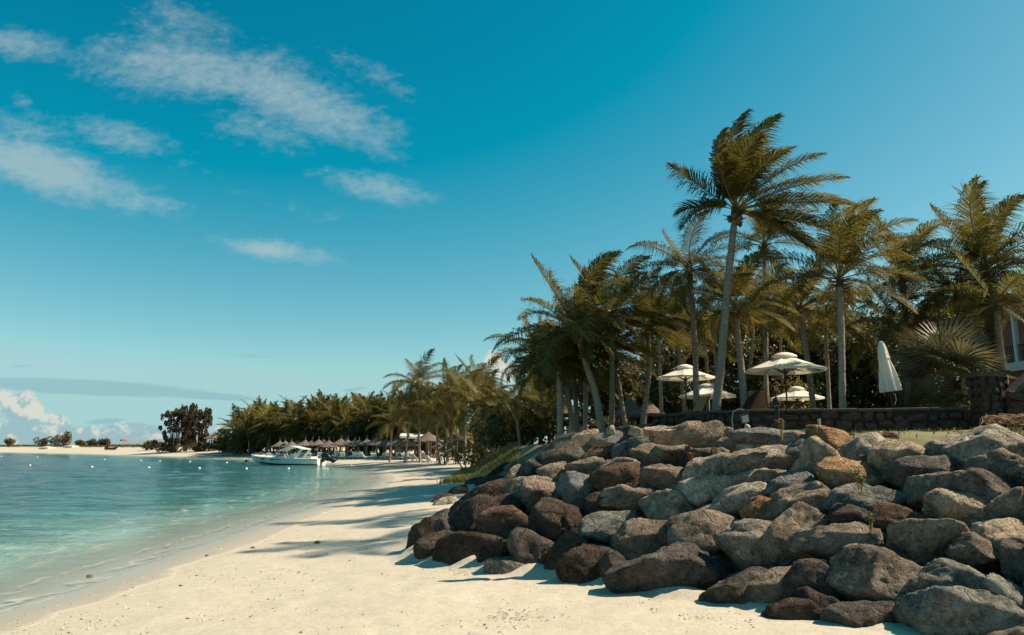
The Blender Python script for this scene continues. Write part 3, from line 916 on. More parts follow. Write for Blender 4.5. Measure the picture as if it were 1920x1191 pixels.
def boulder(px, py, w, h, ang, tone, label, seed, push=0.34, grow=1.13):
    hit, t = mound_hit(px, py)
    dr = Vector(ray_dir(px, py))
    f = dr.normalized()
    dist = t * dr.length
    m = dist / F / math.hypot(1, math.hypot(px - 960, py - 595.5) / F) * 1.02
    sx, sy = 0.5 * w * m * grow, 0.5 * h * m * grow
    sz = 0.42 * (sx + sy)
    sub = 5 if w * h > 9500 else 4
    V, Fc = rock_points(seed, sub, sx, sy, sz)
    r = f.cross(Vector((0, 0, 1))).normalized()
    u = r.cross(f)
    ca, sa = math.cos(R(ang)), math.sin(R(ang))
    r2, u2 = r * ca + u * sa, u * ca - r * sa
    # lean the boulder back on to the slope it lies on
    B = np.array([r2[:], u2[:], f[:]])
    c = hit + f * (sz * push)
    me = np_mesh('boulder', V @ B, Fc, M['vein'] if tone == 'bl' else M['rock'])
    o = link('boulder', me, None, c)
    tr, tg, tb, ta = TONE[tone]
    o.color = (tr * 1.0, tg * .97, tb * .92, ta * .92)
    tag(o, label, 'boulder', ROCK_GROUP)
    ellipses.append((px, py, w, h, ang))
    return o


conv = {1: a1, 2: a2, 3: a3}
scl = {1: 3.502, 2: 2.905, 3: 2.905}
ROWNAME = {'foot': 'bottom course', 'second': 'second course', 'third': 'third course', 'fourth': 'fourth course', 'crest': 'top course'}
rows = {}
for b in BOULDERS:
    rows.setdefault(b[6], []).append((conv[b[0]](b[1], b[2])[0], b))
for rn, lst in rows.items():
    lst.sort(key=lambda q: q[0])
    for i, (_, b) in enumerate(lst):
        z, x, y, w, h, ang, row, tone, look = b
        px, py = conv[z](x, y)
        lab = '%s, %s in the %s' % (look, ordinal(i), ROWNAME[row])
        boulder(px, py, w / scl[z], h / scl[z], ang, tone, lab, 100 + int(px * 7 + py * 13) % 9000)


# smaller stones wedged in the joints, and the flanks of the bank beside the frame
def covered(px, py, g=1.0):
    for (cx, cy, w, h, ang) in ellipses:
        dx, dy = px - cx, -(py - cy)
        ca, sa = math.cos(R(ang)), math.sin(R(ang))
        xx, yy = dx * ca + dy * sa, -dx * sa + dy * ca
        if (xx / (w / 2 * g)) ** 2 + (yy / (h / 2 * g)) ** 2 < 1:
            return True
    return False


def proj(X, Y, Z):
    d = np.array([X, Y, Z - CAMZ])
    zc = d[1] * math.cos(PITCH) + d[2] * math.sin(PITCH)
    yc = -d[1] * math.sin(PITCH) + d[2] * math.cos(PITCH)
    return PXW / 2 + F * d[0] / zc, PXH / 2 - F * yc / zc


rg = np.random.default_rng(31)
nfill = 0
tones = ['dg', 'gb', 'db', 'g', 'rb', 'dp']
for k in range(5200):
    Xr, Yr = rg.uniform(-3, 12), rg.uniform(1.0, 27)
    er = float(up_e(np.array([Xr]), np.array([Yr]))[0])
    if not (0.15 < er < 2.9):
        continue
    zr = float(height(np.array([Xr]), np.array([Yr]))[0])
    px, py = proj(Xr, Yr, zr)
    if px > 2600:
        continue
    hit, t = mound_hit(px, py)
    if abs(hit.y - Yr) > 0.6 or covered(px, py, 1.0):
        continue
    off = px > 1925 or py > 1200
    size = (rg.uniform(0.8, 1.15) if off else rg.uniform(0.42, 0.65)) / t * F
    if er < 0.7:
        size = min(size, 0.5 / t * F)
    lab = 'rough grey boulder of the bank beyond the right edge' if off else 'smaller stone wedged in a joint between the big boulders'
    if off and px - size * .7 < 1925 and py < 1200:
        size = (px - 1925) / .7
        if size < 0.34 / t * F:
            continue
    w_, h_ = size * rg.uniform(0.95, 1.35), size * rg.uniform(0.62, 0.85)
    boulder(px, py, w_, h_, rg.uniform(-25, 30), tones[rg.integers(0, 6)], lab, 20000 + k, push=0.2 if off else 0.5, grow=1.05)
    nfill += 1
    if nfill > 150:
        break
# the back of the left flank, hidden from here behind the skyline of the bank
placed = []
for k in range(700):
    Xr, Yr = rg.uniform(-2.4, 2.0), rg.uniform(17.5, 26.5)
    er = float(up_e(np.array([Xr]), np.array([Yr]))[0])
    if not (0.25 < er < 2.4) or any((Xr - q[0]) ** 2 + (Yr - q[1]) ** 2 < .42 for q in placed):
        continue
    zr = float(height(np.array([Xr]), np.array([Yr]))[0])
    px, py = proj(Xr, Yr, zr)
    hit, t = mound_hit(px, py)
    if abs(hit.y - Yr) < 0.8 and covered(px, py, 1.0):
        continue
    placed.append((Xr, Yr))
    sz_ = rg.uniform(.34, .5)
    V, Fc = rock_points(31000 + k, 4, sz_ * 1.15, sz_ * .9, sz_ * .68)
    a_ = rg.uniform(0, 6.28)
    B = np.array([[math.cos(a_), math.sin(a_), .15], [-math.sin(a_), math.cos(a_), .2], [-.25, 0, .97]])
    o = link('boulder', np_mesh('boulder', V @ B, Fc, M['rock']), None, (Xr, Yr, zr - .22))
    tr, tg, tb, ta = TONE[tones[rg.integers(0, 6)]]
    o.color = (tr * 1.0, tg * .97, tb * .92, ta * .92)
    tag(o, 'rough boulder on the back of the left flank of the rock bank', 'boulder', ROCK_GROUP)
print('flank', len(placed))
print('boulders', len(ellipses), 'fillers', nfill)

# ------------------------------------------------------------------ palms
def ground_z(x, y):
    return float(height(np.array([x]), np.array([y]))[0])


def nrm(v):
    return v / (np.linalg.norm(v) + 1e-9)


Zup = np.array([0, 0, 1.0])


def frond_geo(d0, L, grav=0.25, wind=(0.3, 0, 0.03), seed=0, nleaf=46, leaf_len=0.62, leaf_w=0.045, petiole=0.16, seg=12, droop=0.6):
    """verts, faces of one feather leaf that starts at the origin, material 0 leaflets, 1 stalk"""
    rng = random.Random(seed)
    wind = np.array(wind, float)
    d = nrm(np.array(d0, float))
    b = np.cross(d, Zup)
    if np.linalg.norm(b) < 0.25:
        b = np.cross(d, np.array([0.3, 1, 0.0]))
    b = nrm(b)
    p = np.zeros(3)
    Ps, Ds, Bs = [p], [d], [b]
    ds = L / seg
    for k in range(seg):
        s = (k + 0.5) / seg
        d = nrm(d + ds * (-Zup * grav * (0.25 + 1.3 * s) + wind * (0.12 + 1.6 * s * s)))
        b = nrm(b - d * b.dot(d) + 0.0 * Zup)
        p = p + d * ds
        Ps.append(p), Ds.append(d), Bs.append(b)
    V, Fc, Mi, T = [], [], [], []
    # stalk, three sided
    for i, (p, d, b) in enumerate(zip(Ps, Ds, Bs)):
        s = i / seg
        r = (0.034 * (1 - s) ** 1.2 + 0.005) * (L / 3.6)
        n = np.cross(b, d)
        V += [p + b * r, p - b * r, p - n * r * 1.3]
        T += [0, 0, 0]
    for i in range(seg):
        for k in range(3):
            Fc.append((i * 3 + k, i * 3 + (k + 1) % 3, i * 3 + 3 + (k + 1) % 3, i * 3 + 3 + k))
            Mi.append(1)
    for i in range(nleaf):
        t = (i + 0.5) / nleaf
        s = petiole + (0.985 - petiole) * t
        x = s * seg
        j = min(int(x), seg - 1)
        f = x - j
        p = Ps[j] * (1 - f) + Ps[j + 1] * f
        d = nrm(Ds[j] * (1 - f) + Ds[j + 1] * f)
        b = Bs[j]
        n = np.cross(b, d)
        ll = leaf_len * (0.50 + 0.50 * math.sin(math.pi * min(1, 0.12 + t * 0.95))) * (1 - 0.55 * t ** 5)
        for sd in (1, -1):
            if rng.random() < 0.06:
                continue
            l = ll * rng.uniform(0.68, 1.12)
            d1 = nrm(d * (0.42 + 0.75 * t * t) + b * sd * (0.92 - 0.35 * t) + n * (0.22 + rng.uniform(-.14, .14)) + wind * 0.25)
            wv = d - d1 * d1.dot(d)
            wv = nrm(wv) * leaf_w * rng.uniform(0.8, 1.15) * 0.5
            mid = p + d1 * l * 0.5
            d2 = nrm(d1 - Zup * (droop * rng.uniform(0.4, 1.5)) + wind * 1.7)
            tip = mid + d2 * l * 0.55
            k = len(V)
            tn = rng.uniform(-0.42, 0.42)
            V += [p + wv * 0.6, p - wv * 0.6, mid + wv, mid - wv, tip]
            T += [tn] * 5
            Fc += [(k, k + 1, k + 3, k + 2), (k + 2, k + 3, k + 4)]
            Mi += [0, 0]
    return V, Fc, Mi, T


def geo_mesh(name, V, Fc, Mi, T, mats):
    me = bpy.data.meshes.new(name)
    me.from_pydata([tuple(v) for v in V], [], Fc)
    for m in mats:
        me.materials.append(m)
    me.polygons.foreach_set('material_index', Mi)
    a = me.attributes.new('tone', 'FLOAT', 'POINT')
    a.data.foreach_set('value', T)
    me.update()
    return me


NAZ = 10
ELS = (78, 58, 36, 12, -14, -40)
LIB = {}
for wi, wstr in enumerate((0.30, 0.12)):
    for ei, el in enumerate(ELS):
        for ai in range(NAZ):
            az = 2 * math.pi * ai / NAZ
            d0 = (math.cos(az) * math.cos(R(el)), math.sin(az) * math.cos(R(el)), math.sin(R(el)))
            g = frond_geo(d0, 3.6, 0.25 + 0.16 * random.random(), (wstr * random.uniform(.8, 1.5), -0.03, 0.02), seed=ei * 50 + ai + wi * 999, nleaf=72, leaf_len=1.12, leaf_w=0.038, droop=1.1)
            LIB[wi, ei, ai] = geo_mesh('frond', *g, [M['palm'], M['rachis']])
DEAD = []
for k in range(4):
    az = k * 1.6 + 0.4
    g = frond_geo((math.cos(az) * 0.9, math.sin(az) * 0.9, -0.15), 2.7, 0.55, (0.1, 0, 0), seed=800 + k, nleaf=38, leaf_len=0.5, droop=1.3)
    DEAD.append(geo_mesh('frond', *g, [M['dead'], M['rachis']]))


def trunk_mesh(pts, r0, r1, ring=0.15, flare=1.5, sides=10, rough=1.0):
    P = [Vector(p) for p in pts]
    pts2 = []
    n = len(P)
    tot = sum((P[i + 1] - P[i]).length for i in range(n - 1))
    k = max(6, int(tot / ring))
    ext = [P[0] * 2 - P[1]] + P + [P[-1] * 2 - P[-2]]
    for i in range(k + 1):
        x = i / k * (n - 1)
        j = min(int(x), n - 2)
        t = x - j
        a, b, c, d = ext[j], ext[j + 1], ext[j + 2], ext[j + 3]
        pts2.append(0.5 * ((2 * b) + (c - a) * t + (2 * a - 5 * b + 4 * c - d) * t * t + (3 * b - a - 3 * c + d) * t ** 3))
    mb = MB()
    rad, pp = [], []
    for i, p in enumerate(pts2):
        s = i / k
        r = r0 + (r1 - r0) * s
        r *= 1 + (flare - 1) * max(0, 1 - s * 7) ** 2
        r *= 1 + 0.04 * math.sin(i * 1.7) + random.uniform(-.02, .02)
        pp += [p, p + (pts2[min(i + 1, k)] - p) * 0.72]
        rad += [r * (1 + 0.035 * rough), r * (1 - 0.05 * rough)]
    mb.tube(pp[:-1], rad[:-1], sides)
    return mb.mesh('trunk', M['trunk'], True), pts2[-1]


def nut_mesh(seed, n=9):
    rng = random.Random(seed)
    mb = MB()
    V, Fc = ico(1)
    for i in range(n):
        a = rng.uniform(0, 6.28)
        c = np.array([0.22 * math.cos(a), 0.22 * math.sin(a), rng.uniform(-0.42, -0.12)])
        mb.add([c + v * np.array([.10, .10, .135]) for v in V], [tuple(f) for f in Fc])
    return mb.mesh('coconut_bunch', M['coconut'], True)


def boot_mesh(seed):
    """the fibrous crown shaft: old leaf bases round the top of the trunk"""
    rng = random.Random(seed)
    mb = MB()
    mb.lathe([(0.10, -0.55), (0.16, -0.35), (0.20, -0.1), (0.17, 0.15), (0.09, 0.4), (0.02, 0.6)], n=8)
    for i in range(16):
        a = rng.uniform(0, 6.28)
        z = rng.uniform(-0.5, 0.1)
        d = Vector((math.cos(a), math.sin(a), rng.uniform(-0.5, 0.7)))
        p = Vector((math.cos(a) * 0.13, math.sin(a) * 0.13, z))
        mb.tube([p, p + d * 0.18, p + d * rng.uniform(0.3, 0.45)], [0.05, 0.032, 0.008], 4)
    return mb.mesh('leaf_bases', M['fibre'], True)


BOOTS = [boot_mesh(i) for i in range(3)]
NUTS = [nut_mesh(i) for i in range(3)]


def palm(trunk_px, Y, r0, r1, label, group, seed, nf=22, scale=1.0, wind=0, dead=1, nuts=True, base_drop=0.7, custom=None, els=(80, -30), tilt=0.0, name='coconut_palm', pts=None):
    P = [at(x, y, Y) for x, y in trunk_px] if pts is None else [Vector(p) for p in pts]
    gz = ground_z(P[0].x, P[0].y)
    b = P[0].copy()
    b.z = min(gz - 0.1, P[0].z - base_drop)
    root = empty(name, (b.x, b.y, gz), label, 'palm tree', group)
    inv = Vector((b.x, b.y, gz))
    P2 = [b] + P if pts is None else P
    me, top = trunk_mesh([p - inv for p in P2], r0, r1)
    link('trunk', me, root)
    link('leaf_bases', BOOTS[seed % 3], root, top).scale = (scale * r1 / 0.13,) * 3
    if nuts:
        o = link('coconut_bunch', NUTS[seed % 3], root, top)
        o.scale = (scale,) * 3
    rng = random.Random(seed)
    up = top + Vector((0, 0, 0.12))
    if custom:
        for (me,) in custom:
            link('frond', me, root, up)
    else:
        for k in range(nf):
            az = k * 2.39996 + rng.uniform(-.25, .25)
            q = (k + 0.5) / nf
            el = els[0] + (els[1] - els[0]) * q ** 0.85 + rng.uniform(-8, 8)
            ei = min(range(len(ELS)), key=lambda i: abs(ELS[i] - el))
            ai = int(round(az / (2 * math.pi) * NAZ)) % NAZ
            o = link('frond', LIB[wind, ei, ai], root, up)
            da = (az - 2 * math.pi * ai / NAZ + math.pi) % (2 * math.pi) - math.pi
            o.rotation_euler = (rng.uniform(-.1, .1), rng.uniform(-.1, .1) + tilt, da * 0.8)
            s = scale * rng.uniform(0.85, 1.1)
            o.scale = (s, s, s)
    for k in range(dead):
        o = link('frond', DEAD[(seed + k) % 4], root, up)
        o['label'] = 'dry straw coloured frond hanging down'
        s = scale * rng.uniform(0.8, 1.0)
        o.scale = (s, s, s)
        o.rotation_euler = (0, 0, rng.uniform(0, 6.28))
    return root


# the tall wind blown palm: its own fronds (angle in the picture plane, lean towards the camera, length, droop, wind)
HERO = []
for i, (ang, toward, L, g, w) in enumerate([
        (148, 0.10, 3.0, 0.02, 0.05), (160, -0.3, 2.2, 0.45, 0.0), (172, 0.3, 2.6, 0.62, 0.05),
        (122, 0.35, 3.1, 0.05, 0.55), (112, -0.2, 3.6, 0.05, 0.50), (102, 0.2, 3.8, 0.06, 0.42), (95, 0.5, 2.9, 0.20, 0.5), (90, -0.3, 3.9, 0.06, 0.45),
        (84, 0.15, 4.0, 0.08, 0.42), (76, -0.35, 3.7, 0.10, 0.45), (70, 0.55, 2.8, 0.30, 0.4), (62, 0.0, 3.4, 0.12, 0.4), (128, 0.7, 2.5, 0.2, 0.5),
        (44, 0.1, 3.9, 0.10, 0.3), (38, -0.3, 4.0, 0.15, 0.3), (24, 0.2, 4.1, 0.10, 0.3), (16, -0.1, 4.6, 0.14, 0.25), (6, 0.3, 4.0, 0.12, 0.3), (-4, -0.2, 4.6, 0.10, 0.3),
        (-12, 0.25, 4.4, 0.16, 0.25), (-24, 0.0, 3.6, 0.18, 0.3), (-30, 0.5, 3.0, 0.3, 0.3), (100, -0.7, 2.8, 0.2, 0.4)]):
    d0 = (math.cos(R(ang)), -toward, math.sin(R(ang)))
    gm_ = frond_geo(d0, L, g, (w, -0.02, 0.03), seed=500 + i, nleaf=88, leaf_len=1.18, leaf_w=0.040, droop=0.95, seg=14)
    HERO.append((geo_mesh('frond', *gm_, [M['palm'], M['rachis']]),))
NEAR = 'coconut palms behind the rock bank'
palm([(1343, 768), (1352, 680), (1362, 560), (1371, 470), (1379, 398)], 27, 0.175, 0.115, 'tallest wind blown palm with slender leaning grey trunk left of the big parasol', NEAR, 1, custom=HERO, dead=0)
NEARP = [
    # trunk pixels, distance, radii, frond count, scale, label, dead fronds, elevations
    ([(1306, 762), (1303, 650), (1297, 560), (1291, 508)], 30, .135, .10, 21, .74, 'palm with grey trunk rising behind the left open parasol', 1, (64, -30)),
    ([(1580, 760), (1578, 640), (1575, 528)], 26, .125, .105, 20, .84, 'palm on a straight pale trunk left of the closed parasol', 1, (85, -5)),
    ([(1868, 720), (1860, 640), (1853, 570), (1848, 512)], 30, .20, .165, 25, 1.12, 'big palm with dark rough trunk at the right edge', 2, (85, -20)),
    ([(1722, 762), (1710, 680), (1698, 590), (1691, 525)], 33, .14, .12, 21, .90, 'palm with bushy yellow green crown above the fan palm', 1, (80, -20)),
    ([(1700, 764), (1702, 700), (1697, 640), (1690, 612)], 31, .11, .09, 18, .74, 'low palm with sagging fronds beside the closed parasol', 1, (60, -30)),
    ([(1436, 765), (1436, 640), (1434, 520), (1433, 462)], 40, .14, .11, 17, .90, 'palm crown peeping out to the right of the tallest trunk', 0, (80, 0)),
    ([(1396, 765), (1391, 700), (1384, 640), (1380, 580)], 29, .15, .12, 21, .80, 'palm with thick mottled trunk just right of the tallest palm', 1, (80, -20)),
    ([(1525, 765), (1516, 690), (1507, 630), (1502, 582)], 32, .13, .11, 20, .82, 'palm with dark thin trunk right of the big open parasol', 1, (70, -25)),
    ([(1440, 765), (1436, 690), (1433, 620), (1436, 575)], 41, .11, .09, 17, .78, 'slim palm directly behind the left rim of the big parasol', 0, (80, -20)),
    ([(1468, 768), (1466, 700), (1463, 640), (1462, 600)], 45, .10, .085, 17, .74, 'slim palm directly behind the top of the big parasol', 0, (75, -25)),
    ([(1328, 768), (1326, 700), (1322, 640), (1322, 596)], 42, .10, .085, 18, .70, 'palm with thin trunk close left of the tallest trunk', 1, (75, -25)),
    ([(1282, 768), (1277, 700), (1270, 640), (1266, 598)], 41, .10, .085, 18, .74, 'palm with thin dark trunk left of the left open parasol', 1, (75, -25)),
    ([(1345, 768), (1343, 700), (1339, 650), (1338, 615)], 46, .10, .085, 17, .70, 'short palm half hidden behind the tallest trunk', 0, (70, -25)),
    ([(1206, 792), (1212, 740), (1217, 690), (1215, 620)], 33, .13, .10, 20, .82, 'palm with bent trunk in front of the thatched huts', 1, (80, -25)),
    ([(1147, 796), (1148, 720), (1147, 660), (1146, 600)], 31, .125, .105, 21, .80, 'palm with straight pale trunk and a dry yellow frond', 2, (85, -20)),
    ([(1127, 804), (1117, 741), (1101, 690), (1082, 625)], 30, .165, .105, 23, .98, 'tall palm with curved leaning trunk and ring of nut stalks', 1, (85, -20)),
    ([(1050, 826), (1050, 780), (1049, 730), (1047, 680)], 32, .14, .11, 20, .78, 'palm with the leftmost straight trunk of the front clump', 1, (70, -25)),
    ([(1075, 806), (1068, 760), (1061, 715), (1055, 672)], 33, .12, .095, 18, .75, 'palm with slightly curved trunk second from the left of the clump', 0, (65, -30)),
    ([(1082, 806), (1079, 750), (1076, 700), (1075, 640)], 34, .12, .10, 18, .75, 'palm with straight trunk in the middle of the left clump', 0, (70, -25)),
    ([(1098, 808), (1098, 750), (1098, 700), (1099, 650)], 35, .12, .10, 18, .78, 'palm with upright trunk right behind the curved leaning trunk', 0, (70, -25)),
    ([(1070, 775), (1050, 740), (1028, 708), (1000, 668)], 36, .115, .09, 19, .72, 'palm with strongly slanting trunk leaning left over the sand', 1, (75, -25)),
    ([(1173, 804), (1166, 760), (1157, 705), (1138, 660)], 34, .115, .09, 19, .86, 'palm with low wide fronds right of the yellow frond palm', 0, (60, -30)),
    ([(976, 842), (972, 810), (968, 775), (966, 756)], 44, .09, .08, 18, .66, 'short slim palm at the edge of the grass bank', 0, (55, -30)),
    ([(1812, 764), (1808, 690), (1800, 620), (1795, 560)], 31, .14, .11, 18, .85, 'palm half hidden behind the big dark trunked palm', 0, (70, -25)),
    ([(1240, 768), (1238, 700), (1236, 640), (1236, 600)], 40, .11, .09, 17, .78, 'palm at the back between the bent trunk and the left parasol', 0, (70, -25)),
    ([(1885, 720), (1880, 680), (1872, 620), (1868, 575)], 27, .12, .10, 16, .75, 'palm with pale slim trunk behind the big dark trunked palm', 0, (60, -25)),
    ([(1555, 762), (1552, 700), (1549, 640), (1546, 600)], 38, .11, .09, 17, .75, 'shorter palm behind the straight pale trunk', 0, (60, -25)),
    ([(1395, 766), (1405, 700), (1412, 620), (1415, 560)], 46, .11, .09, 16, .72, 'back palm between the mottled trunk and the big parasol', 0, (65, -25)),
]
for i, (tp, Y, r0, r1, nf, sc, lab, dead, els) in enumerate(NEARP):
    o = palm(tp, Y, r0, r1, lab, NEAR, 10 + i, nf, sc, 0, dead, i % 2 == 0, els=els)
    if i in (2, 3):
        [q for q in o.children if q.name.startswith('trunk')][0].data.materials[0] = M['darktrunk']
# palms beyond the right edge that throw their shade over the sand
for i, (x, y, z, tx) in enumerate([(13.6, 14.6, 12.6, 15), (17.0, 18.6, 14.4, 17.5), (15.2, 23.5, 12.4, 17.0)]):
    pass

# palms in the middle distance, crown pixels with distance and height of the crown in pixels
MID = 'palms along the beach beyond the rock bank'
for i, (cx, cy, Y, sc, lab) in enumerate([
        (918, 772, 58, .66, 'dark palm under the white cloud'), (948, 778, 52, .66, 'palm left of the slanting trunk with low crown'), (905, 760, 58, .85, 'palm over the leafy bush'),
        (870, 748, 66, .95, 'palm above the seated people'), (838, 735, 74, 1.0, 'second tall palm of the skyline left of the cloud'), (782, 722, 78, 1.15, 'highest palm of the far skyline'),
        (895, 785, 60, .75, 'low palm with shaded trunk by the bush'), (850, 790, 68, .75, 'low palm behind the walking person'), (815, 775, 72, .85, 'palm with pale hanging fronds above the white roof'),
        (770, 775, 78, .95, 'palm with pale fronds left of the white roof'), (735, 795, 84, .85, 'low palm with arching fronds at the edge of the parasols'), (1000, 745, 48, .58, 'palm in shade left of the front clump'),
        (1002, 704, 50, .62, 'palm with crown against the sky left of the slanting trunk'), (1130, 740, 45, .7, 'low palm behind the straight pale trunk'), (1020, 770, 46, .7, 'small palm behind the left clump'), (898, 728, 70, 1.0, 'palm rising between the leafy bush and the far skyline'), (858, 742, 80, 1.0, 'palm filling the skyline right of its second tall palm'), (935, 785, 54, .7, 'low palm over the rounded bush')]):
    top = at(cx, cy, Y)
    gz = ground_z(top.x, top.y)
    lean = random.uniform(-0.6, 0.6)
    palm(None, Y, .13, .10, lab, MID, 60 + i, 18, sc, 1 if i % 3 else 0, 1 if i in (8, 9, 3) else 0, False, els=(80, -35), pts=[(top.x + lean, top.y, gz - .2), (top.x + lean * .5, top.y, (gz + top.z) / 2), top])

# far grove: crowns joined, trunks apart
FAR = 'coconut palms of the far grove'


def far_crown(seed):
    rng = random.Random(seed)
    V, Fc, Mi, T = [], [], [], []
    for k in range(17):
        az = k * 2.39996 + rng.uniform(-.3, .3)
        el = 80 - 118 * ((k + .5) / 17) ** 0.85 + rng.uniform(-8, 8)
        d0 = (math.cos(az) * math.cos(R(el)), math.sin(az) * math.cos(R(el)), math.sin(R(el)))
        v, f, m, t = frond_geo(d0, 3.8 * rng.uniform(.85, 1.1), 0.24, (0.10, 0, 0), seed * 31 + k, nleaf=30, leaf_len=1.0, leaf_w=0.11, seg=7)
        n = len(V)
        V += v
        Fc += [tuple(i + n for i in q) for q in f]
        Mi += m
        tk = rng.uniform(-.2, .25)
        T += [x + tk for x in t]
    return geo_mesh('crown', V, Fc, Mi, T, [M['palm'], M['rachis']])


CROWNS = [far_crown(900 + i) for i in range(5)]


def far_palm(x, y, ztop, sc, label, seed):
    gz = ground_z(x, y)
    root = empty('coconut_palm', (x, y, gz), label, 'palm tree', FAR)
    rng = random.Random(seed)
    lean = rng.uniform(-.8, .8)
    mb = MB()
    hh = ztop - gz
    mb.tube([(0, 0, -0.2), (lean * .3, 0, hh * .5), (lean, 0, hh)], [.17, .13, .11], 6)
    mb.obj('trunk', M['trunk'], root, smooth=True)
    o = link('crown', CROWNS[seed % 5], root, (lean, 0, hh))
    o.rotation_euler = (0, 0, rng.uniform(0, 6.28))
    o.scale = (sc,) * 3
    return root


fr = random.Random(5)
SKYLINE = [(442, 800, 128), (470, 785, 125), (502, 782, 122), (530, 770, 126), (555, 765, 118), (600, 752, 116), (640, 750, 122), (668, 758, 112), (688, 752, 110), (715, 760, 106), (745, 752, 100), (800, 752, 92), (575, 772, 120), (620, 768, 118)]
for i, (px, py, Y) in enumerate(SKYLINE):
    p = at(px, py + 26, Y + 12)
    far_palm(p.x, p.y, p.z, fr.uniform(.95, 1.2), '%s palm of the far grove skyline counting from its left end' % ordinal(i), i)
n = 14
for row, (dy, y0, y1, cnt) in enumerate([(14, 795, 812, 15), (8, 782, 800, 15), (22, 778, 792, 14), (34, 770, 785, 14)]):
    for k in range(cnt):
        px = 440 + (k + fr.random() * .9) * (420 / cnt)
        Y = 143 - (px - 440) / 420 * 49 + (dy - 8) * .7
        lo = 800 - (px - 440) * 0.06
        py = fr.uniform(y0, y1) + 12 - (px - 440) * 0.05
        p = at(px, py, Y)
        far_palm(p.x, p.y, p.z, fr.uniform(1.0, 1.35), 'palm in the crowded middle of the far grove behind the thatched parasols', n)
        n += 1


# ------------------------------------------------------------------ leafy trees and bushes
def leaf_cloud(name, lobes, nleaf, size, mat, seed, parent=None, loc=(0, 0, 0), flat=0.5):
    """many small leaves spread through the lobes (cx, cy, cz, rx, ry, rz)"""
    rng = np.random.default_rng(seed)
    vol = np.array([l[3] * l[4] * l[5] for l in lobes]) ** (2 / 3)
    idx = rng.choice(len(lobes), nleaf, p=vol / vol.sum())
    L = np.array(lobes)[idx]
    d = rng.normal(size=(nleaf, 3))
    d /= np.linalg.norm(d, axis=1)[:, None]
    r = rng.uniform(0.55, 1.06, nleaf) ** 0.6
    # leaf clusters along twigs
    clump = vnoise(d * 3.1 + L[:, :3] * 1.7, seed)
    keep = clump > -0.28
    C = L[:, :3] + d * L[:, 3:6] * (r * (1 + 0.22 * clump))[:, None]
    C, d = C[keep], d[keep]
    n = len(C)
    N = d * 0.6 + rng.normal(size=(n, 3)) * 0.6 + np.array([0, 0, flat])
    N /= np.linalg.norm(N, axis=1)[:, None]
    A = np.cross(N, rng.normal(size=(n, 3)))
    A /= np.linalg.norm(A, axis=1)[:, None]
    B = np.cross(N, A)
    s = size * rng.uniform(0.6, 1.25, n)[:, None]
    V = np.stack([C - A * s, C + B * s * .55, C + A * s, C - B * s * .55], 1).reshape(-1, 3)
    Fq = np.arange(n * 4).reshape(-1, 4)
    me = np_mesh(name, V, Fq, mat, False)
    tone = np.repeat(np.clip(0.5 * vnoise(C * 1.3, seed + 3) + rng.normal(size=n) * .16, -.6, .8), 4)
    vattr(me, 'tone', tone)
    return link(name, me, parent, loc)


def broadleaf(px, py, Y, w, h, label, seed, nleaf=5200, size=0.16, group='leafy trees behind the terrace', mat='leaf', name='broadleaf_tree', cat='tree', trunk_h=None):
    """px, py: middle of the crown in the picture; w, h: crown size in metres"""
    c = at(px, py, Y)
    gz = ground_z(c.x, c.y)
    root = empty(name, (c.x, c.y, gz), label, cat, group)
    rng = random.Random(seed)
    cz = c.z - gz
    lobes = []
    for k in range(13):
        a, q = rng.uniform(0, 6.28), rng.uniform(0.1, 1)
        lobes.append((math.cos(a) * w * .36 * q, math.sin(a) * w * .25 * q, cz + rng.uniform(-.36, .36) * h, w * rng.uniform(.13, .24), w * rng.uniform(.13, .2), h * rng.uniform(.13, .22)))
    mb = MB()
    mb.tube([(0, 0, -.2), (.1, 0, cz * .4), (0, 0, cz)], [.2, .15, .08], 7)
    for k in range(6):
        l = lobes[k]
        z0 = max(0.5, cz * rng.uniform(.3, .6))
        mb.tube([(0.05, 0, z0), (l[0] * .5, l[1] * .5, (z0 + l[2]) / 2 + .2), (l[0], l[1], l[2])], [.09, .06, .02], 5)
    mb.obj('trunk', M['bark'], root, smooth=True)
    leaf_cloud('crown', lobes, nleaf, size, M[mat], seed, root)
    return root


broadleaf(1230, 690, 50, 6.5, 5.0, 'leafy dark tree behind the bent trunk palm', 1)
broadleaf(1330, 680, 52, 6.5, 4.6, 'leafy dark tree behind the tallest palm', 2)
broadleaf(1420, 690, 53, 6.0, 4.4, 'leafy dark tree behind the left rim of the big parasol', 3)
broadleaf(1500, 672, 52, 6.5, 5.2, 'leafy dark tree behind the right rim of the big parasol', 4)
broadleaf(1580, 660, 51, 6.0, 5.8, 'leafy dark tree behind the straight pale trunk', 5)
broadleaf(1620, 690, 47, 5.6, 4.4, 'leafy tree right behind the closed parasol', 6)
broadleaf(1780, 640, 48, 6.5, 5.4, 'leafy dark tree behind the fan palm', 7)
broadleaf(1835, 610, 44, 3.6, 4.2, 'leafy tree in front of the balcony house', 8)
broadleaf(1150, 720, 44, 5.5, 4.4, 'leafy dark tree behind the yellow frond palm', 9)
broadleaf(1590, 606, 54, 4.5, 2.2, 'spreading tree top showing against the sky', 10, 2600)
broadleaf(1050, 745, 50, 6.0, 4.4, 'leafy dark tree behind the front palm clump', 11)
broadleaf(960, 790, 52, 5.5, 3.6, 'dark leafy tree between grass bank and front clump', 12)
for i_, (px_, py_) in enumerate([(1270, 655), (1365, 650), (1450, 645), (1545, 640), (1690, 640), (1780, 625), (1860, 630)]):
    broadleaf(px_, py_, 58, 8.5, 6.4, '%s big leafy tree from the left in the back row behind the terrace' % ordinal(i_), 40 + i_, 5200, .20)
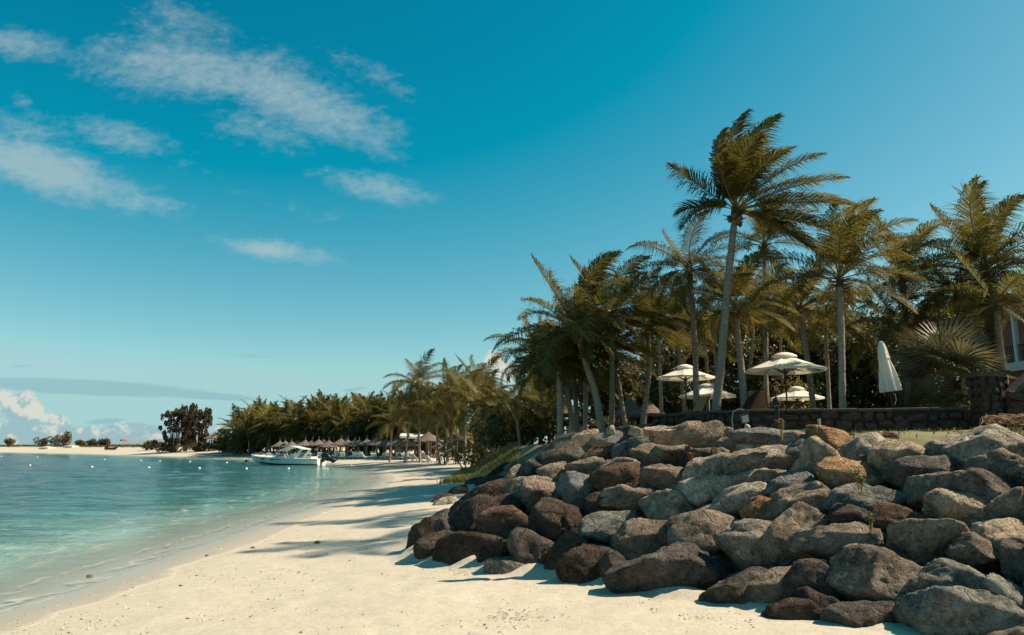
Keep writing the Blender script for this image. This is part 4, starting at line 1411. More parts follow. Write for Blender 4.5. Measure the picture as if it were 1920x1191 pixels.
broadleaf(1390, 610, 56, 8.0, 2.6, 'tree top seen through the palm crowns', 13, 3000)


def shrub(px, py, Y, w, h, label, seed, nleaf=1500, size=.13, mat='leaf', group=None, name='shrub'):
    c = at(px, py, Y)
    gz = ground_z(c.x, c.y)
    root = empty(name, (c.x, c.y, gz), label, 'shrub', group)
    rng = random.Random(seed)
    lobes = [(rng.uniform(-.36, .36) * w, rng.uniform(-.2, .2) * w, h * rng.uniform(.3, .7), w * rng.uniform(.18, .28), w * rng.uniform(.15, .24), h * rng.uniform(.28, .42)) for k in range(8)]
    mb = MB()
    for k in range(6):
        l = lobes[k]
        mb.tube([(l[0] * .3, l[1] * .3, -.1), (l[0] * .7, l[1] * .7, l[2] * .5), (l[0], l[1], l[2])], [.05, .035, .012], 4)
    mb.obj('stem', M['bark'], root)
    leaf_cloud('crown', lobes, nleaf, size, M[mat], seed, root)
    return root


UND = 'dark undergrowth bushes at the foot of the trees'
rngu = random.Random(44)
for i in range(17):
    px = 1180 + i * 44 + rngu.uniform(-10, 10)
    Y = rngu.uniform(45, 50)
    shrub(px, 745, Y, 3.8, rngu.uniform(3.4, 4.6), '%s dark bush from the left in the shade behind the terrace' % ordinal(i), 300 + i, 2800, .17, group=UND)
shrub(930, 822, 50, 4.2, 2.1, 'rounded grey green bush on the left shoulder of the grass bank', 401, 2600, .13)
shrub(1000, 818, 46, 3.2, 2.0, 'dark bush at the left foot of the front palm clump', 402, 1600)
shrub(1150, 790, 37, 2.4, 1.2, 'yellow green low bush below the thatched hut', 403, 900, .14, 'palm')
shrub(1795, 745, 30, 2.6, 1.6, 'yellowish low bush left of the stone pillar', 404, 1000, .14, 'palm')
shrub(880, 828, 58, 4.5, 2.4, 'dark bush behind the seated people', 405, 1800, .15)
for i in range(9):
    px = 440 + i * 50
    Y = 154 - i * 5.2
    shrub(px, 820, Y, 6.5, 4.6, '%s dark shrub from the left under the far palms' % ordinal(i), 420 + i, 2600, .34, group='shrubs under the far grove')

# casuarinas on the spit
def casuarina(px, Y, w, h, label, seed):
    c = at(px, 835, Y)
    gz = ground_z(c.x, c.y)
    root = empty('casuarina_tree', (c.x, c.y, gz), label, 'tree', 'casuarinas on the sand spit')
    rng = random.Random(seed)
    mb = MB()
    lobes = []
    for k in range(46):
        a = rng.uniform(-1, 1)
        z = h * (.20 + .78 * rng.random() ** .8)
        x = a * w * .46 * (1.1 - .55 * (z / h) ** 2)
        lobes.append((x, rng.uniform(-.25, .25) * w, z, w * rng.uniform(.03, .075), w * .07, h * rng.uniform(.05, .12)))
        if k % 3 == 0:
            mb.tube([(a * w * .10, 0, 0), (x * .6, lobes[-1][1] * .5, z * .55), (x, lobes[-1][1], z + .3)], [.16, .10, .03], 5)
    mb.obj('trunk', M['bark'], root)
    leaf_cloud('crown', lobes, 5600, .26, M['casu'], seed, root, flat=-.2)


casuarina(328, 176, 8.5, 9.6, 'left feathery brown casuarina tree on the sand spit', 1)
casuarina(372, 174, 7.5, 9.2, 'right feathery brown casuarina tree beside the thatched pavilion', 2)
casuarina(349, 180, 5.0, 10.6, 'tallest middle casuarina tree on the sand spit', 3)
for i, (px, Y, w, h, lab) in enumerate([
        (15, 292, 4.5, 3.0, 'lone dark bush at the far left of the spit'), (77, 290, 5, 3.0, 'dark rounded bush second on the spit'), (112, 288, 9, 4.4, 'wide wind shaped bush with a taller right end'),
        (126, 288, 4, 5.2, 'spiky tip shrub on the right of the wide bush'), (150, 285, 4, 2.2, 'small bush right of the wide one'), (182, 280, 7, 2.4, 'low bush left of the beach umbrella'),
        (196, 280, 4.5, 2.8, 'darker bush next to the beach umbrella'), (285, 205, 6, 2.6, 'low brown bush left of the casuarinas'), (310, 182, 6, 3.0, 'bush under the left casuarina'),
        (430, 158, 9, 2.4, 'brown scrub left of the first far palm'), (395, 172, 8, 2.0, 'brown scrub below the thatched pavilion'), (460, 148, 7, 2.2, 'brown scrub at the foot of the far palms')]):
    shrub(px, 832, Y, w, h, lab, 460 + i, 1100, .30, 'brush', 'scrub on the sand spit')

# low ground cover on the crest of the spit
rgc = np.random.default_rng(8)
Xc, Yc = rgc.uniform(-260, -44, 60000), rgc.uniform(140, 330, 60000)
dc = shore_d(Xc, Yc)
okc = (dc > 21) & (dc < 48) & (vnoise(np.stack([Xc * .12, Yc * .12, 0 * Xc], -1), 5) > -.15)
Xc, Yc = Xc[okc][:9000], Yc[okc][:9000]
Zc = height(Xc, Yc) + rgc.uniform(0.0, .55, len(Xc)) ** 1.3
Cc = np.stack([Xc, Yc, Zc], -1)
Nc = rgc.normal(size=Cc.shape) + np.array([0, 0, .6])
Nc /= np.linalg.norm(Nc, axis=1)[:, None]
Ac = np.cross(Nc, rgc.normal(size=Cc.shape))
Ac /= np.linalg.norm(Ac, axis=1)[:, None]
Bc = np.cross(Nc, Ac)
sc_ = rgc.uniform(.15, .42, len(Cc))[:, None]
me = np_mesh('dune_cover', np.stack([Cc - Ac * sc_, Cc + Bc * sc_ * .6, Cc + Ac * sc_, Cc - Bc * sc_ * .6], 1).reshape(-1, 3), np.arange(len(Cc) * 4).reshape(-1, 4), M['brush'], False)
vattr(me, 'tone', np.repeat(rgc.uniform(-.35, .3, len(Cc)), 4))
tag(link('dune_cover', me), 'low brown creeping plants over the crest of the sand spit', None, None, 'stuff')

palm(None, 0, .20, .13, 'tall palm outside the right of the frame whose shade falls on the sand', 'shade palms beyond the frame', 71, 12, .74, 0, 0, True, pts=[(14.6, 15.6, 2.3), (14.0, 15.7, 9), (12.9, 15.8, 15.4)])
palm(None, 0, .22, .13, 'very tall palm outside the right of the frame behind the other shade palm', 'shade palms beyond the frame', 72, 11, .80, 0, 0, True, pts=[(17.4, 20.6, 2.4), (16.8, 20.7, 11), (15.7, 20.8, 19.4)])

# ------------------------------------------------------------------ terrace, its stone wall, pillars and stair wall
FLOOR_Z = 2.86
fl = MB()
out = [(5.4, 28.6), (6.1, 26.5), (6.8, 25.2), (7.6, 24.5), (9.6, 23.9), (13.7, 23.2), (24, 23.2), (24, 62), (3.5, 62), (4.5, 36)]
fl.add([(x, y, FLOOR_Z) for x, y in out], [tuple(range(len(out)))])
fl.add([(x, y, FLOOR_Z) for x, y in out] + [(x, y, 2.2) for x, y in out], [(i, (i + 1) % len(out), len(out) + (i + 1) % len(out), len(out) + i) for i in range(len(out))])
tag(fl.obj('terrace_floor', M['ground']), kind='structure')
vattr(bpy.data.objects['terrace_floor'].data, 'soil', np.ones(len(bpy.data.objects['terrace_floor'].data.vertices)))
vattr(bpy.data.objects['terrace_floor'].data, 'shore', np.full(len(bpy.data.objects['terrace_floor'].data.vertices), 30.0))


def stone_mesh(seed):
    rng = random.Random(seed)
    n = 9
    ang = sorted(2 * math.pi * (i + rng.uniform(-.28, .28)) / n for i in range(n))
    base = []
    for a in ang:
        k = 1 / max(abs(math.cos(a)), abs(math.sin(a))) ** 0.75
        r = 0.5 * k * rng.uniform(.84, 1.0)
        base.append((max(-.5, min(.5, r * math.cos(a))), max(-.5, min(.5, r * math.sin(a)))))
    V = [(x, 0.3, z) for x, z in base] + [(x, -.55 + rng.uniform(-.1, .1), z) for x, z in base] + [(x * .78, -.85 + rng.uniform(-.2, .1), z * .76) for x, z in base]
    V.append((rng.uniform(-.1, .1), -1.0 + rng.uniform(-.15, .15), rng.uniform(-.1, .1)))
    Fc = [(l * n + i, l * n + (i + 1) % n, (l + 1) * n + (i + 1) % n, (l + 1) * n + i) for l in range(2) for i in range(n)]
    Fc += [(2 * n + i, 2 * n + (i + 1) % n, 3 * n) for i in range(n)]
    mb = MB()
    mb.add(V, Fc)
    return mb.mesh('stone', M['wallstone'])


STONES = [stone_mesh(i) for i in range(14)]
rs = random.Random(9)


def face_stones(root, org, a, b, zlo, zhi_f, row_h=0.25, depth=0.09, wmin=.24, wmax=.62):
    """stones on the face from plan point a to b (face on the right hand side going from a to b is outward)"""
    a, b = Vector((a[0], a[1], 0)), Vector((b[0], b[1], 0))
    L = (b - a).length
    t = (b - a) / L
    rz = math.atan2(t.y, t.x)
    z = zlo
    while True:
        hh = row_h * rs.uniform(.75, 1.25)
        any_ = False
        s = rs.uniform(-.15, 0)
        while s < L - .06:
            w = rs.uniform(wmin, wmax)
            w = min(w, L - s)
            c = s + w / 2
            if c > 0 and z + hh * .75 < zhi_f(max(0, min(1, c / L))):
                any_ = True
                o = link('stone', STONES[rs.randrange(14)], root)
                p = a + t * c
                o.location = Vector((p.x, p.y, z + hh / 2)) - org
                o.location.z += rs.uniform(-.05, .05)
                o.rotation_euler = (rs.uniform(-.1, .1), rs.uniform(-.32, .32), rz)
                o.scale = (w * rs.uniform(.9, 1.06), depth * rs.uniform(.6, 1.6), hh * rs.uniform(.85, 1.25))
            s += w
        z += hh
        if not any_:
            break


WALL = [(5.2, 28.5), (5.9, 26.3), (6.6, 25.0), (7.5, 24.3), (9.5, 23.7), (11.5, 23.35), (13.55, 23.0)]
org = Vector((9.5, 23.7, 2.4))
wall = empty('garden_wall', org, 'low dark stone retaining wall with slab coping in front of the parasols', 'wall')
core = MB()
for (x0, y0), (x1, y1) in zip(WALL[:-1], WALL[1:]):
    m = Vector(((x0 + x1) / 2, (y0 + y1) / 2, 0))
    t = Vector((x1 - x0, y1 - y0, 0))
    rot = Matrix.Rotation(math.atan2(t.y, t.x), 3, 'Z')
    nrmv = rot @ Vector((0, 1, 0))
    core.box(m + nrmv * .2 + Vector((0, 0, 2.55)) - org, (t.length + .02, .34, 1.0), rot)
    face_stones(wall, org, (x0, y0), (x1, y1), 2.25, lambda f: 3.08)
    k = max(1, int(t.length / .75))
    for i in range(k):
        mb = MB()
        mb.box((0, 0, 0), (t.length / k - .015, .52, .095))
        bm = bmesh.new()
        me = mb.mesh('coping_slab', M['coping'])
        bm.from_mesh(me)
        bmesh.ops.bevel(bm, geom=list(bm.edges), offset=.02, segments=1, affect='EDGES')
        bm.to_mesh(me)
        bm.free()
        o = link('coping_slab', me, wall)
        p = Vector((x0, y0, 0)) + t * ((i + .5) / k) + nrmv * .17
        o.location = Vector((p.x, p.y, 3.098 + rs.uniform(-.012, .012))) - org
        o.rotation_euler = (rs.uniform(-.02, .02), rs.uniform(-.02, .02), math.atan2(t.y, t.x))
core.obj('core', M['mortar'], wall)


def pillar(x, y, w, ztop, label):
    org = Vector((x, y, 2.3))
    root = empty('stone_pillar', org, label, 'pillar')
    mb = MB()
    mb.box((0, 0, (ztop - 2.3) / 2), (w - .1, w - .1, ztop - 2.3))
    mb.obj('core', M['mortar'], root)
    h = w / 2 - .04
    for a, b in (((x - h, y - h), (x + h, y - h)), ((x + h, y - h), (x + h, y + h)), ((x - h, y + h), (x - h, y - h))):
        face_stones(root, org, a, b, 2.3, lambda f: ztop + .05, .22, .06, .2, .36)
    cp = MB()
    cp.box((0, 0, ztop - 2.3 + .07), (w + .16, w + .16, .13))
    cp.obj('cap_slab', M['coping'], root)


pillar(13.95, 22.7, .66, 4.0, 'tall dark stone pillar at the right end of the terrace wall')
pillar(15.75, 25.2, .62, 4.3, 'stone pillar with flat cap behind the sloping stair wall')
org = Vector((16.3, 22.2, 2.3))
st = empty('stair_wall', org, 'dark stone stair wall with sloping coping rising out of the right edge', 'wall')
mb = MB()
zs = lambda x: 3.30 + (x - 14.3) * 0.86
A, B_ = 14.32, 18.6
vs = [(A, 22.25, 2.1), (B_, 22.25, 2.1), (B_, 22.25, zs(B_)), (A, 22.25, zs(A)), (A, 22.6, 2.1), (B_, 22.6, 2.1), (B_, 22.6, zs(B_)), (A, 22.6, zs(A))]
mb.add([Vector(v) - org for v in vs], [(0, 1, 2, 3), (5, 4, 7, 6), (0, 3, 7, 4), (3, 2, 6, 7), (1, 5, 6, 2)])
mb.obj('core', M['mortar'], st)
face_stones(st, org, (A, 22.22), (B_, 22.22), 2.3, lambda f: zs(A + f * (B_ - A)) + .02, .25, .06, .3, .6)
for i in range(6):
    x = A + (i + .5) * (B_ - A) / 6
    c = MB()
    c.box((0, 0, 0), ((B_ - A) / 6 * 1.31, .5, .11), Matrix.Rotation(-math.atan(.86), 3, 'Y'))
    o = c.obj('coping_slab', M['coping'], st, Vector((x, 22.42, zs(x) + .06)) - org)

# house with a balcony at the right edge
hx = 25.2
house = empty('balcony_house', (hx, 38, 2.8), 'pink house with white balcony posts at the right edge', 'house')
h = MB()
h.box((3.6, -2, 2.9), (4.4, 12, 6.4))
h.obj('wall', M['pink'], house)
h = MB()
h.box((1.0, -2, 5.95), (2.6, 13, .30))
h.box((-.15, -2, 3.1), (.28, 13, .42))
h.obj('fascia', M['white'], house)
h = MB()
h.box((.75, -2, 3.2), (1.7, 13, .2))
h.obj('balcony_floor', M['white'], house)
h = MB()
h.add([(-.4, -9, 6.12), (-.4, 5, 6.12), (6, 5, 9), (6, -9, 9), (-.4, -9, 6.2), (-.4, 5, 6.2), (6, 5, 9.1), (6, -9, 9.1)], [(0, 1, 2, 3), (7, 6, 5, 4), (0, 4, 5, 1), (1, 5, 6, 2), (3, 2, 6, 7), (0, 3, 7, 4)])
h.obj('roof', M['roofm'], house)
for i in range(7):
    p = MB()
    p.box((0, 0, 0), (.20, .20, 2.5))
    p.obj('balcony_post', M['white'], house, (-.1, 3.4 - i * 1.75, 4.56))
for i in range(6):
    q = MB()
    for k in range(10):
        q.box((0, -.08 - k * .17, .4), (.025, .025, .8))
    q.box((0, -.85, .82), (.05, 1.56, .05))
    q.obj('railing', M['wood'], house, (-.1, 3.4 - i * 1.75 - .05, 3.32))
h = MB()
for i in range(5):
    h.box((0, -i * 2.4, 0), (.06, 2.3, .05), None)
    h.box((0, -i * 2.4 + 1.15, -.3), (.08, .08, .7), None)
h.obj('lower_railing', M['palewood'], house, (-1.2, 3, 2.1))


# ------------------------------------------------------------------ parasols on the terrace
def parasol(px, top_py, Y, dia, label, turn=0.0):
    t = at(px, top_py, Y)
    z0 = FLOOR_Z
    H = t.z - z0
    root = empty('open_parasol', (t.x, t.y, z0), label, 'parasol', 'open cream parasols on the terrace')
    r = dia / 2
    rise = r * .36
    ze = H - rise - .12
    n = 8
    mb = MB()
    rings = []
    for q in range(7):
        f = q / 6
        row = []
        for k in range(n * 4):
            a = turn + 2 * math.pi * k / (n * 4)
            seg = (k % 4) / 4
            ch = math.cos(math.pi / n) / math.cos(math.pi / n - 2 * math.pi / n * seg) if seg else 1
            ch = 1 - (1 - ch) * f
            sag = .045 * math.sin(math.pi * seg) * math.sin(math.pi * min(1, f * .9)) if seg else 0
            rr = r * (.14 + .86 * f)
            row.append((rr * ch * math.cos(a), rr * ch * math.sin(a), ze + rise * (1 - f) ** 1.12 * .9 - sag))
        rings.append(row)
    m = n * 4
    edge = [(x * 1.003, y * 1.003, z - .085) for x, y, z in rings[-1]]
    rings.append(edge)
    mb.add([v for rr_ in rings for v in rr_], [(i * m + k, i * m + (k + 1) % m, (i + 1) * m + (k + 1) % m, (i + 1) * m + k) for i in range(7) for k in range(m)])
    mb.obj('canopy', M['canvas'], root)
    v = MB()
    zt = ze + rise * .80
    v.lathe([(.02, .215), (r * .10, .20), (r * .22, .145), (r * .31, .065), (r * .315, .035)], (0, 0, zt), 16, wob=lambda k, i: 1 + (.05 if k % 2 == 0 else -.04) * (i >= 3))
    v.obj('vent_cap', M['canvas'], root, smooth=True)
    p = MB()
    p.tube([(0, 0, 0), (0, 0, H - .12)], .032, 8)
    p.obj('pole', M['wood'], root)
    b = MB()
    b.box((0, 0, .06), (.6, .6, .10))
    b.obj('base', M['iron'], root)
    hb = MB()
    hb.lathe([(.03, -.09), (.085, -.06), (.085, .05), (.03, .08)], (0, 0, ze - .12), 10)
    hb.obj('hub', M['wood'], root)
    for k in range(n):
        a = turn + 2 * math.pi * k / n
        c, s = math.cos(a), math.sin(a)
        q = MB()
        q.tube([(c * .08, s * .08, ze + rise * .82), (c * r * .55, s * r * .55, ze + rise * .37), (c * r * .98, s * r * .98, ze - .03)], .017, 4)
        rb = q.obj('rib', M['wood'], root)
        q = MB()
        q.tube([(c * .07, s * .07, ze - .12), (c * r * .52, s * r * .52, ze + rise * .36)], .014, 4)
        q.obj('strut', M['wood'], rb)
    f = MB()
    f.lathe([(.03, 0), (.035, .05), (.0, .10)], (0, 0, zt + .21), 8)
    f.obj('finial', M['wood'], root)


parasol(1470, 660, 29, 3.02, 'largest open cream parasol left of the straight pale trunk', .2)
parasol(1284, 683, 36, 2.70, 'open cream parasol at the left end of the terrace', .5)
parasol(1326, 718, 39, 2.95, 'open parasol partly hidden by the tallest palm trunk', .1)
parasol(1493, 724, 41, 2.75, 'low open parasol behind the pole of the largest one', .35)
t = at(1649, 640, 24.6)
cp = empty('closed_parasol', (t.x + .30, t.y, FLOOR_Z), 'furled cream parasol leaning left beside the straight pale trunk', 'parasol')
cp.rotation_euler = (0, R(-6.0), 0)
H = t.z - FLOOR_Z
mb = MB()
prof = [(.02, H), (.07, H - .03), (.115, H - .22), (.135, H - .45), (.16, H - .62), (.19, H - .95), (.235, H - 1.3), (.27, H - 1.58), (.26, H - 1.62)]
mb.lathe(prof, n=32, wob=lambda k, i: 1 + (.20 if i >= 5 else .12) * (1 if (k % 4) < 2 else -1) * (min(i, 6) / 6) + (.22 if k in (26, 27, 28, 29) and i > 4 else 0) - (.04 if i > 6 else 0))
mb.obj('folded_canopy', M['canvas'], cp)
mb = MB()
mb.lathe([(.02, H + .02), (.08, H - .02), (.14, H - .24), (.165, H - .47), (.185, H - .56)], n=24, wob=lambda k, i: 1 + .09 * (1 if (k % 3) == 0 else -.4) * (i / 4))
mb.obj('vent_cap', M['canvas'], cp)
mb = MB()
mb.tube([(0, 0, 0), (0, 0, H + .08)], .03, 8)
mb.obj('pole', M['wood'], cp)
mb = MB()
mb.tube([(.02, -.25, H - 1.70), (.05, -.2, H - 1.9), (-.02, -.18, H - 2.05)], .012, 5)
mb.obj('tie_cord', M['white'], cp)
mb = MB()
for k in range(8):
    a = 2 * math.pi * k / 8
    mb.tube([(.10 * math.cos(a), .10 * math.sin(a), H - 1.2), (.19 * math.cos(a), .19 * math.sin(a), H - 1.78)], .012, 4)
mb.obj('rib_tips', M['wood'], cp)


# ------------------------------------------------------------------ fan palms
def fan_leaf(seed, n=44, r=1.15):
    rng = random.Random(seed)
    V, Fc, Mi, T = [], [], [], []
    # stalk along +X from 0 to pet, blade beyond
    pet = .85
    mb = MB()
    mb.tube([(0, 0, 0), (pet * .5, 0, .10), (pet, 0, .06)], [.035, .025, .018], 5)
    V += mb.v
    Fc += mb.f
    Mi += [1] * len(mb.f)
    T += [0] * len(mb.v)
    for i in range(n):
        a = R(-138 + 276 * (i + .5) / n)
        rr = r * (.78 + .22 * math.cos(a * .6)) * rng.uniform(.94, 1.04)
        wdt = 2 * rr * .55 * math.sin(R(276 / n) / 2)
        dx, dy = math.cos(a), math.sin(a)
        fold = .03 if i % 2 else -.03
        cup = .22 * (abs(a) / R(138)) ** 2
        b = np.array([pet, 0, .06])
        mid = b + np.array([dx * rr * .58, dy * rr * .58, cup * .6 + fold])
        tip = b + np.array([dx * rr, dy * rr, cup - .10 - rng.uniform(0, .10)])
        s = np.array([-dy, dx, 0]) * wdt * .52
        k = len(V)
        V += [b, mid + s, mid - s, tip]
        tn = rng.uniform(-.25, .25)
        T += [tn] * 4
        Fc += [(k, k + 2, k + 1), (k + 1, k + 2, k + 3)]
        Mi += [0, 0]
    return geo_mesh('fan_leaf', V, Fc, Mi, T, [M['fan'], M['rachis']])


FANS = [fan_leaf(i) for i in range(4)]


def fan_palm(px, py, Y, sc, nl, label, seed, base_py=770):
    c = at(px, py, Y)
    b = at(px, base_py, Y)
    root = empty('fan_palm', (b.x, b.y, b.z), label, 'fan palm')
    h_ = c.z - b.z
    mb = MB()
    mb.lathe([(.19, -.3), (.17, h_ * .3), (.15, h_ * .8), (.10, h_)], n=10, wob=lambda k, i: 1 + .08 * math.sin(k * 2.3 + i))
    mb.obj('trunk', M['fibre'], root)
    rng = random.Random(seed)
    for k in range(nl):
        az = k * 2.39996 + rng.uniform(-.2, .2)
        el = R(78 - 88 * ((k + .5) / nl) ** .9 + rng.uniform(-8, 8))
        o = link('fan_leaf', FANS[k % 4], root, (0, 0, h_ - .05))
        o.rotation_euler = Matrix.Rotation(az, 3, 'Z').to_4x4().to_3x3() .__matmul__(Matrix.Rotation(-el, 3, 'Y')).__matmul__(Matrix.Rotation(rng.uniform(-.5, .5), 3, 'X')).to_euler()
        s = sc * rng.uniform(.85, 1.08)
        o.scale = (s, s, s)


fan_palm(1782, 705, 25.6, 1.08, 26, 'large silvery fan palm right of the closed parasol', 5)
fan_palm(1742, 762, 25.0, .62, 11, 'small fan palm low behind the terrace wall', 6, 778)

# ------------------------------------------------------------------ small things on the terrace and on the crest
def deck_chair(px, py, Y, mat, label, rz):
    c = at(px, py, Y)
    root = empty('deck_chair', (c.x, c.y, FLOOR_Z), label, 'deck chair', 'deck chairs on the terrace')
    rot = Matrix.Rotation(rz, 3, 'Z')
    root.rotation_euler = (0, 0, rz)
    m = MB()
    m.add([(-.28, .45, 1.05), (.28, .45, 1.05), (.28, .05, .42), (-.28, .05, .42), (.28, -.55, .36), (-.28, -.55, .36), (-.28, .47, 1.03), (.28, .47, 1.03), (.28, .07, .39), (-.28, .07, .39), (.28, -.55, .33), (-.28, -.55, .33)],
          [(0, 1, 2, 3), (3, 2, 4, 5), (7, 6, 9, 8), (8, 9, 11, 10), (0, 6, 7, 1), (5, 4, 10, 11), (1, 7, 8, 2), (2, 8, 10, 4), (0, 3, 9, 6), (3, 5, 11, 9)])
    m.obj('sling', mat, root)
    for s in (-1, 1):
        f = MB()
        f.tube([(s * .31, .50, 1.12), (s * .31, .03, .40), (s * .31, -.45, 0)], .022, 5)
        f.tube([(s * .31, -.58, .36), (s * .31, .03, .40), (s * .31, .4, 0)], .022, 5)
        f.obj('side_frame', M['wood'], root)


deck_chair(1304, 765, 29.5, M['orangecloth'], 'orange canvas deck chair under the left parasol', R(-60))
deck_chair(1424, 762, 27.5, M['tancloth'], 'tan canvas deck chair beside the bollard lamp', R(150))
deck_chair(1396, 764, 27.0, M['darkcloth'], 'dark wicker lounge chair right of the mottled trunk', R(-80))
deck_chair(1442, 764, 28.5, M['darkcloth'], 'dark wicker lounge chair under the largest parasol', R(70))

c = at(1459, 806, 16.2)
bl = empty('bollard_lamp', (c.x, c.y, c.z), 'black domed bollard lamp on a pale plinth at the top of the rocks', 'lamp')
bl.scale = (.74, .74, .70)
m = MB()
m.lathe([(.105, .0), (.105, .06), (.075, .10), (.060, .16), (.055, .62), (.072, .66), (.10, .70), (.0, .70)], n=14)
m.obj('post', M['iron'], bl, smooth=False)
m = MB()
m.lathe([(.115, .72), (.125, .76), (.118, .84), (.088, .92), (.04, .965), (.03, .99), (.0, 1.0)], n=16)
m.obj('dome_cap', M['iron'], bl, smooth=True)
m = MB()
m.lathe([(.085, .695), (.085, .73)], n=12)
m.obj('lamp_glass', M['glass'], bl)
m = MB()
m.box((0, 0, 0), (.85, .6, .20))
pl = m.obj('concrete_plinth', M['concrete'], None, (c.x + .12, c.y, c.z - .105))
tag(pl, 'pale concrete plinth under the bollard lamp', 'plinth')
c = at(1397, 800, 16.0)
fd = empty('floodlight', (c.x, c.y, c.z), 'small square floodlight on a short stand left of the bollard lamp', 'floodlight')
rot = Matrix.Rotation(R(-14), 3, 'Y') @ Matrix.Rotation(R(18), 3, 'X')
m = MB()
m.box((0, 0, .17), (.17, .07, .19), rot)
m.obj('housing', M['black'], fd)
m = MB()
m.box(Vector((0, 0, .17)) + rot @ Vector((0, -.038, 0)), (.135, .012, .15), rot)
m.obj('lamp_glass', M['glass'], fd)
m = MB()
m.tube([(.02, 0, -.10), (.02, 0, .08)], .02, 6)
m.obj('stand', M['metal'], fd)
p0 = at(1376, 806, 16.3)
m = MB()
m.tube([p0 + Vector((0, 0, -.2)), p0 + Vector((-.03, 0, .2)), p0 + Vector((0, 0, .37)), p0 + Vector((.10, 0, .43)), p0 + Vector((.24, 0, .42))], .010, 6)
tag(m.obj('bent_pipe', M['metal']), 'thin grey pipe bent over at its top beside the floodlight', 'pipe')
a, b = at(1537, 812, 14.2), at(1503, 806, 14.6)
rl = empty('log_rail', (a.x, a.y, a.z), 'short wooden post with a slanting rail among the top rocks', 'rail')
m = MB()
m.tube([(0, 0, -.15), (0, 0, .26)], .030, 8)
m.obj('post', M['palewood'], rl)
m = MB()
m.tube([(-.03, 0, .10), b - a + Vector((0, 0, -.02))], .026, 7)
m.obj('rail', M['palewood'], rl)
c = at(1390, 801, 15.6)
V, Fc = ico(2)
m = MB()
m.add([v * .06 for v in V], [tuple(f) for f in Fc])
tag(m.obj('stone_ball', M['concrete'], None, (c.x + .12, c.y, c.z - .0), True), 'small pale round stone at the foot of the floodlight', 'stone')
# coil of dry palm fibre at the far right
c = at(1898, 806, 9.3)
m = MB()
rr = random.Random(3)
for k in range(16):
    a0, r0 = rr.uniform(0, 6.28), rr.uniform(.10, .24)
    m.tube([Vector((math.cos(a0 + q * .5) * r0 * 1.5, math.sin(a0 + q * .5) * r0, .05 + rr.uniform(0, .14))) for q in range(9)], .007, 4)
tag(m.obj('fibre_coil', simple('dry_vine', (.33, .20, .11), .9, .4), None, c), 'tangled coil of dry brown vine at the right edge of the rocks', 'vine')


# ------------------------------------------------------------------ thatched huts and fence under the palms
def pavilion(px, eave_py, apex_py, Y, r, label, flare=.35, posts=6, sq=False, name='thatched_hut', mat='thatch', cat='hut'):
    e, a = at(px, eave_py, Y), at(px, apex_py, Y)
    gz = min(ground_z(e.x, e.y), e.z - 1.6)
    root = empty(name, (e.x, e.y, gz), label, cat)
    n = 4 if sq else 14
    m = MB()
    H = a.z - e.z
    rows = [(1, 0), (.80, .13), (.6, .30), (.38, .54), (.17, .80), (.03, 1.0)]
    m.lathe([(r * f, e.z - gz + H * g) for f, g in rows], n=n * 3, wob=lambda k, i: (1 + random.uniform(-.03, .03)))
    m.lathe([(r, e.z - gz), (r * .97, e.z - gz - .14), (r * .5, e.z - gz + .1), (.05, e.z - gz + H * .5)], n=n * 3)
    m.obj('roof', M[mat], root)
    for k in range(posts):
        p = MB()
        aa = 2 * math.pi * (k + .5) / posts
        p.tube([(math.cos(aa) * r * .78, math.sin(aa) * r * .78, -.1), (math.cos(aa) * r * .78, math.sin(aa) * r * .78, e.z - gz + .1)], .07, 6)
        p.obj('post', M['bark'], root)
    return root


pavilion(1181, 778, 743, 42, 1.0, 'small thatched hut with pointed grey roof behind the bent trunk palm', posts=5)
pavilion(1216, 776, 748, 44, .95, 'second thatched hut with domed roof right of the pointed one', posts=5)
pavilion(1062, 777, 752, 48, 1.1, 'thatched roof half hidden behind the front palm clump', posts=5)
pavilion(404, 822, 809, 172, 2.6, 'dark thatched pavilion with flared roof between casuarinas and far palms', posts=6, name='thatched_pavilion', cat='pavilion')
a, b = at(1062, 800, 38), at(1118, 800, 38)
gz = ground_z((a.x + b.x) / 2, 38)
fn = empty('bamboo_fence', ((a.x + b.x) / 2, 38, gz), 'bamboo pole fence behind the front palm clump', 'fence')
for k in range(22):
    m = MB()
    x = -((b.x - a.x) / 2) + (b.x - a.x) * k / 21
    m.tube([(x, 0, -.1), (x + random.uniform(-.03, .03), 0, .85 + random.uniform(-.08, .1))], .03, 5)
    m.obj('pole', M['palewood'], fn)
m = MB()
m.tube([(-(b.x - a.x) / 2, .05, .5), ((b.x - a.x) / 2, .05, .5)], .025, 5)
m.obj('rail', M['palewood'], fn)

# ------------------------------------------------------------------ far beach: thatched parasols, loungers, people
def thatch_parasol_mesh(seed):
    rng = random.Random(seed)
    m = MB()
    m.lathe([(.04, .62), (.05, .25), (.10, .12), (.45, -.14), (.9, -.42), (1.35, -.66), (1.36, -.76), (.9, -.52), (.1, -.02)], n=22, wob=lambda k, i: 1 + rng.uniform(-.05, .05) * (i > 3))
    return m.mesh('thatch', M['thatch'])


TM = [thatch_parasol_mesh(i) for i in range(3)]
pm = MB()
pm.tube([(0, 0, -.3), (0, 0, 2.2)], .085, 6)
PM = pm.mesh('post', M['palewood'])


def beach_parasol(px, Y, label, s=1.0, foot=None):
    c = at(px, 850, Y)
    gz = ground_z(c.x, c.y)
    root = empty('thatched_parasol', (c.x, c.y, gz), label, 'parasol', 'thatched parasols on the far beach')
    link('post', PM, root)
    o = link('thatch', TM[int(px) % 3], root, (0, 0, 2.35 * s))
    o.scale = (s, s, s)
    o.rotation_euler = (random.uniform(-.05, .05), random.uniform(-.05, .05), random.uniform(0, 6))


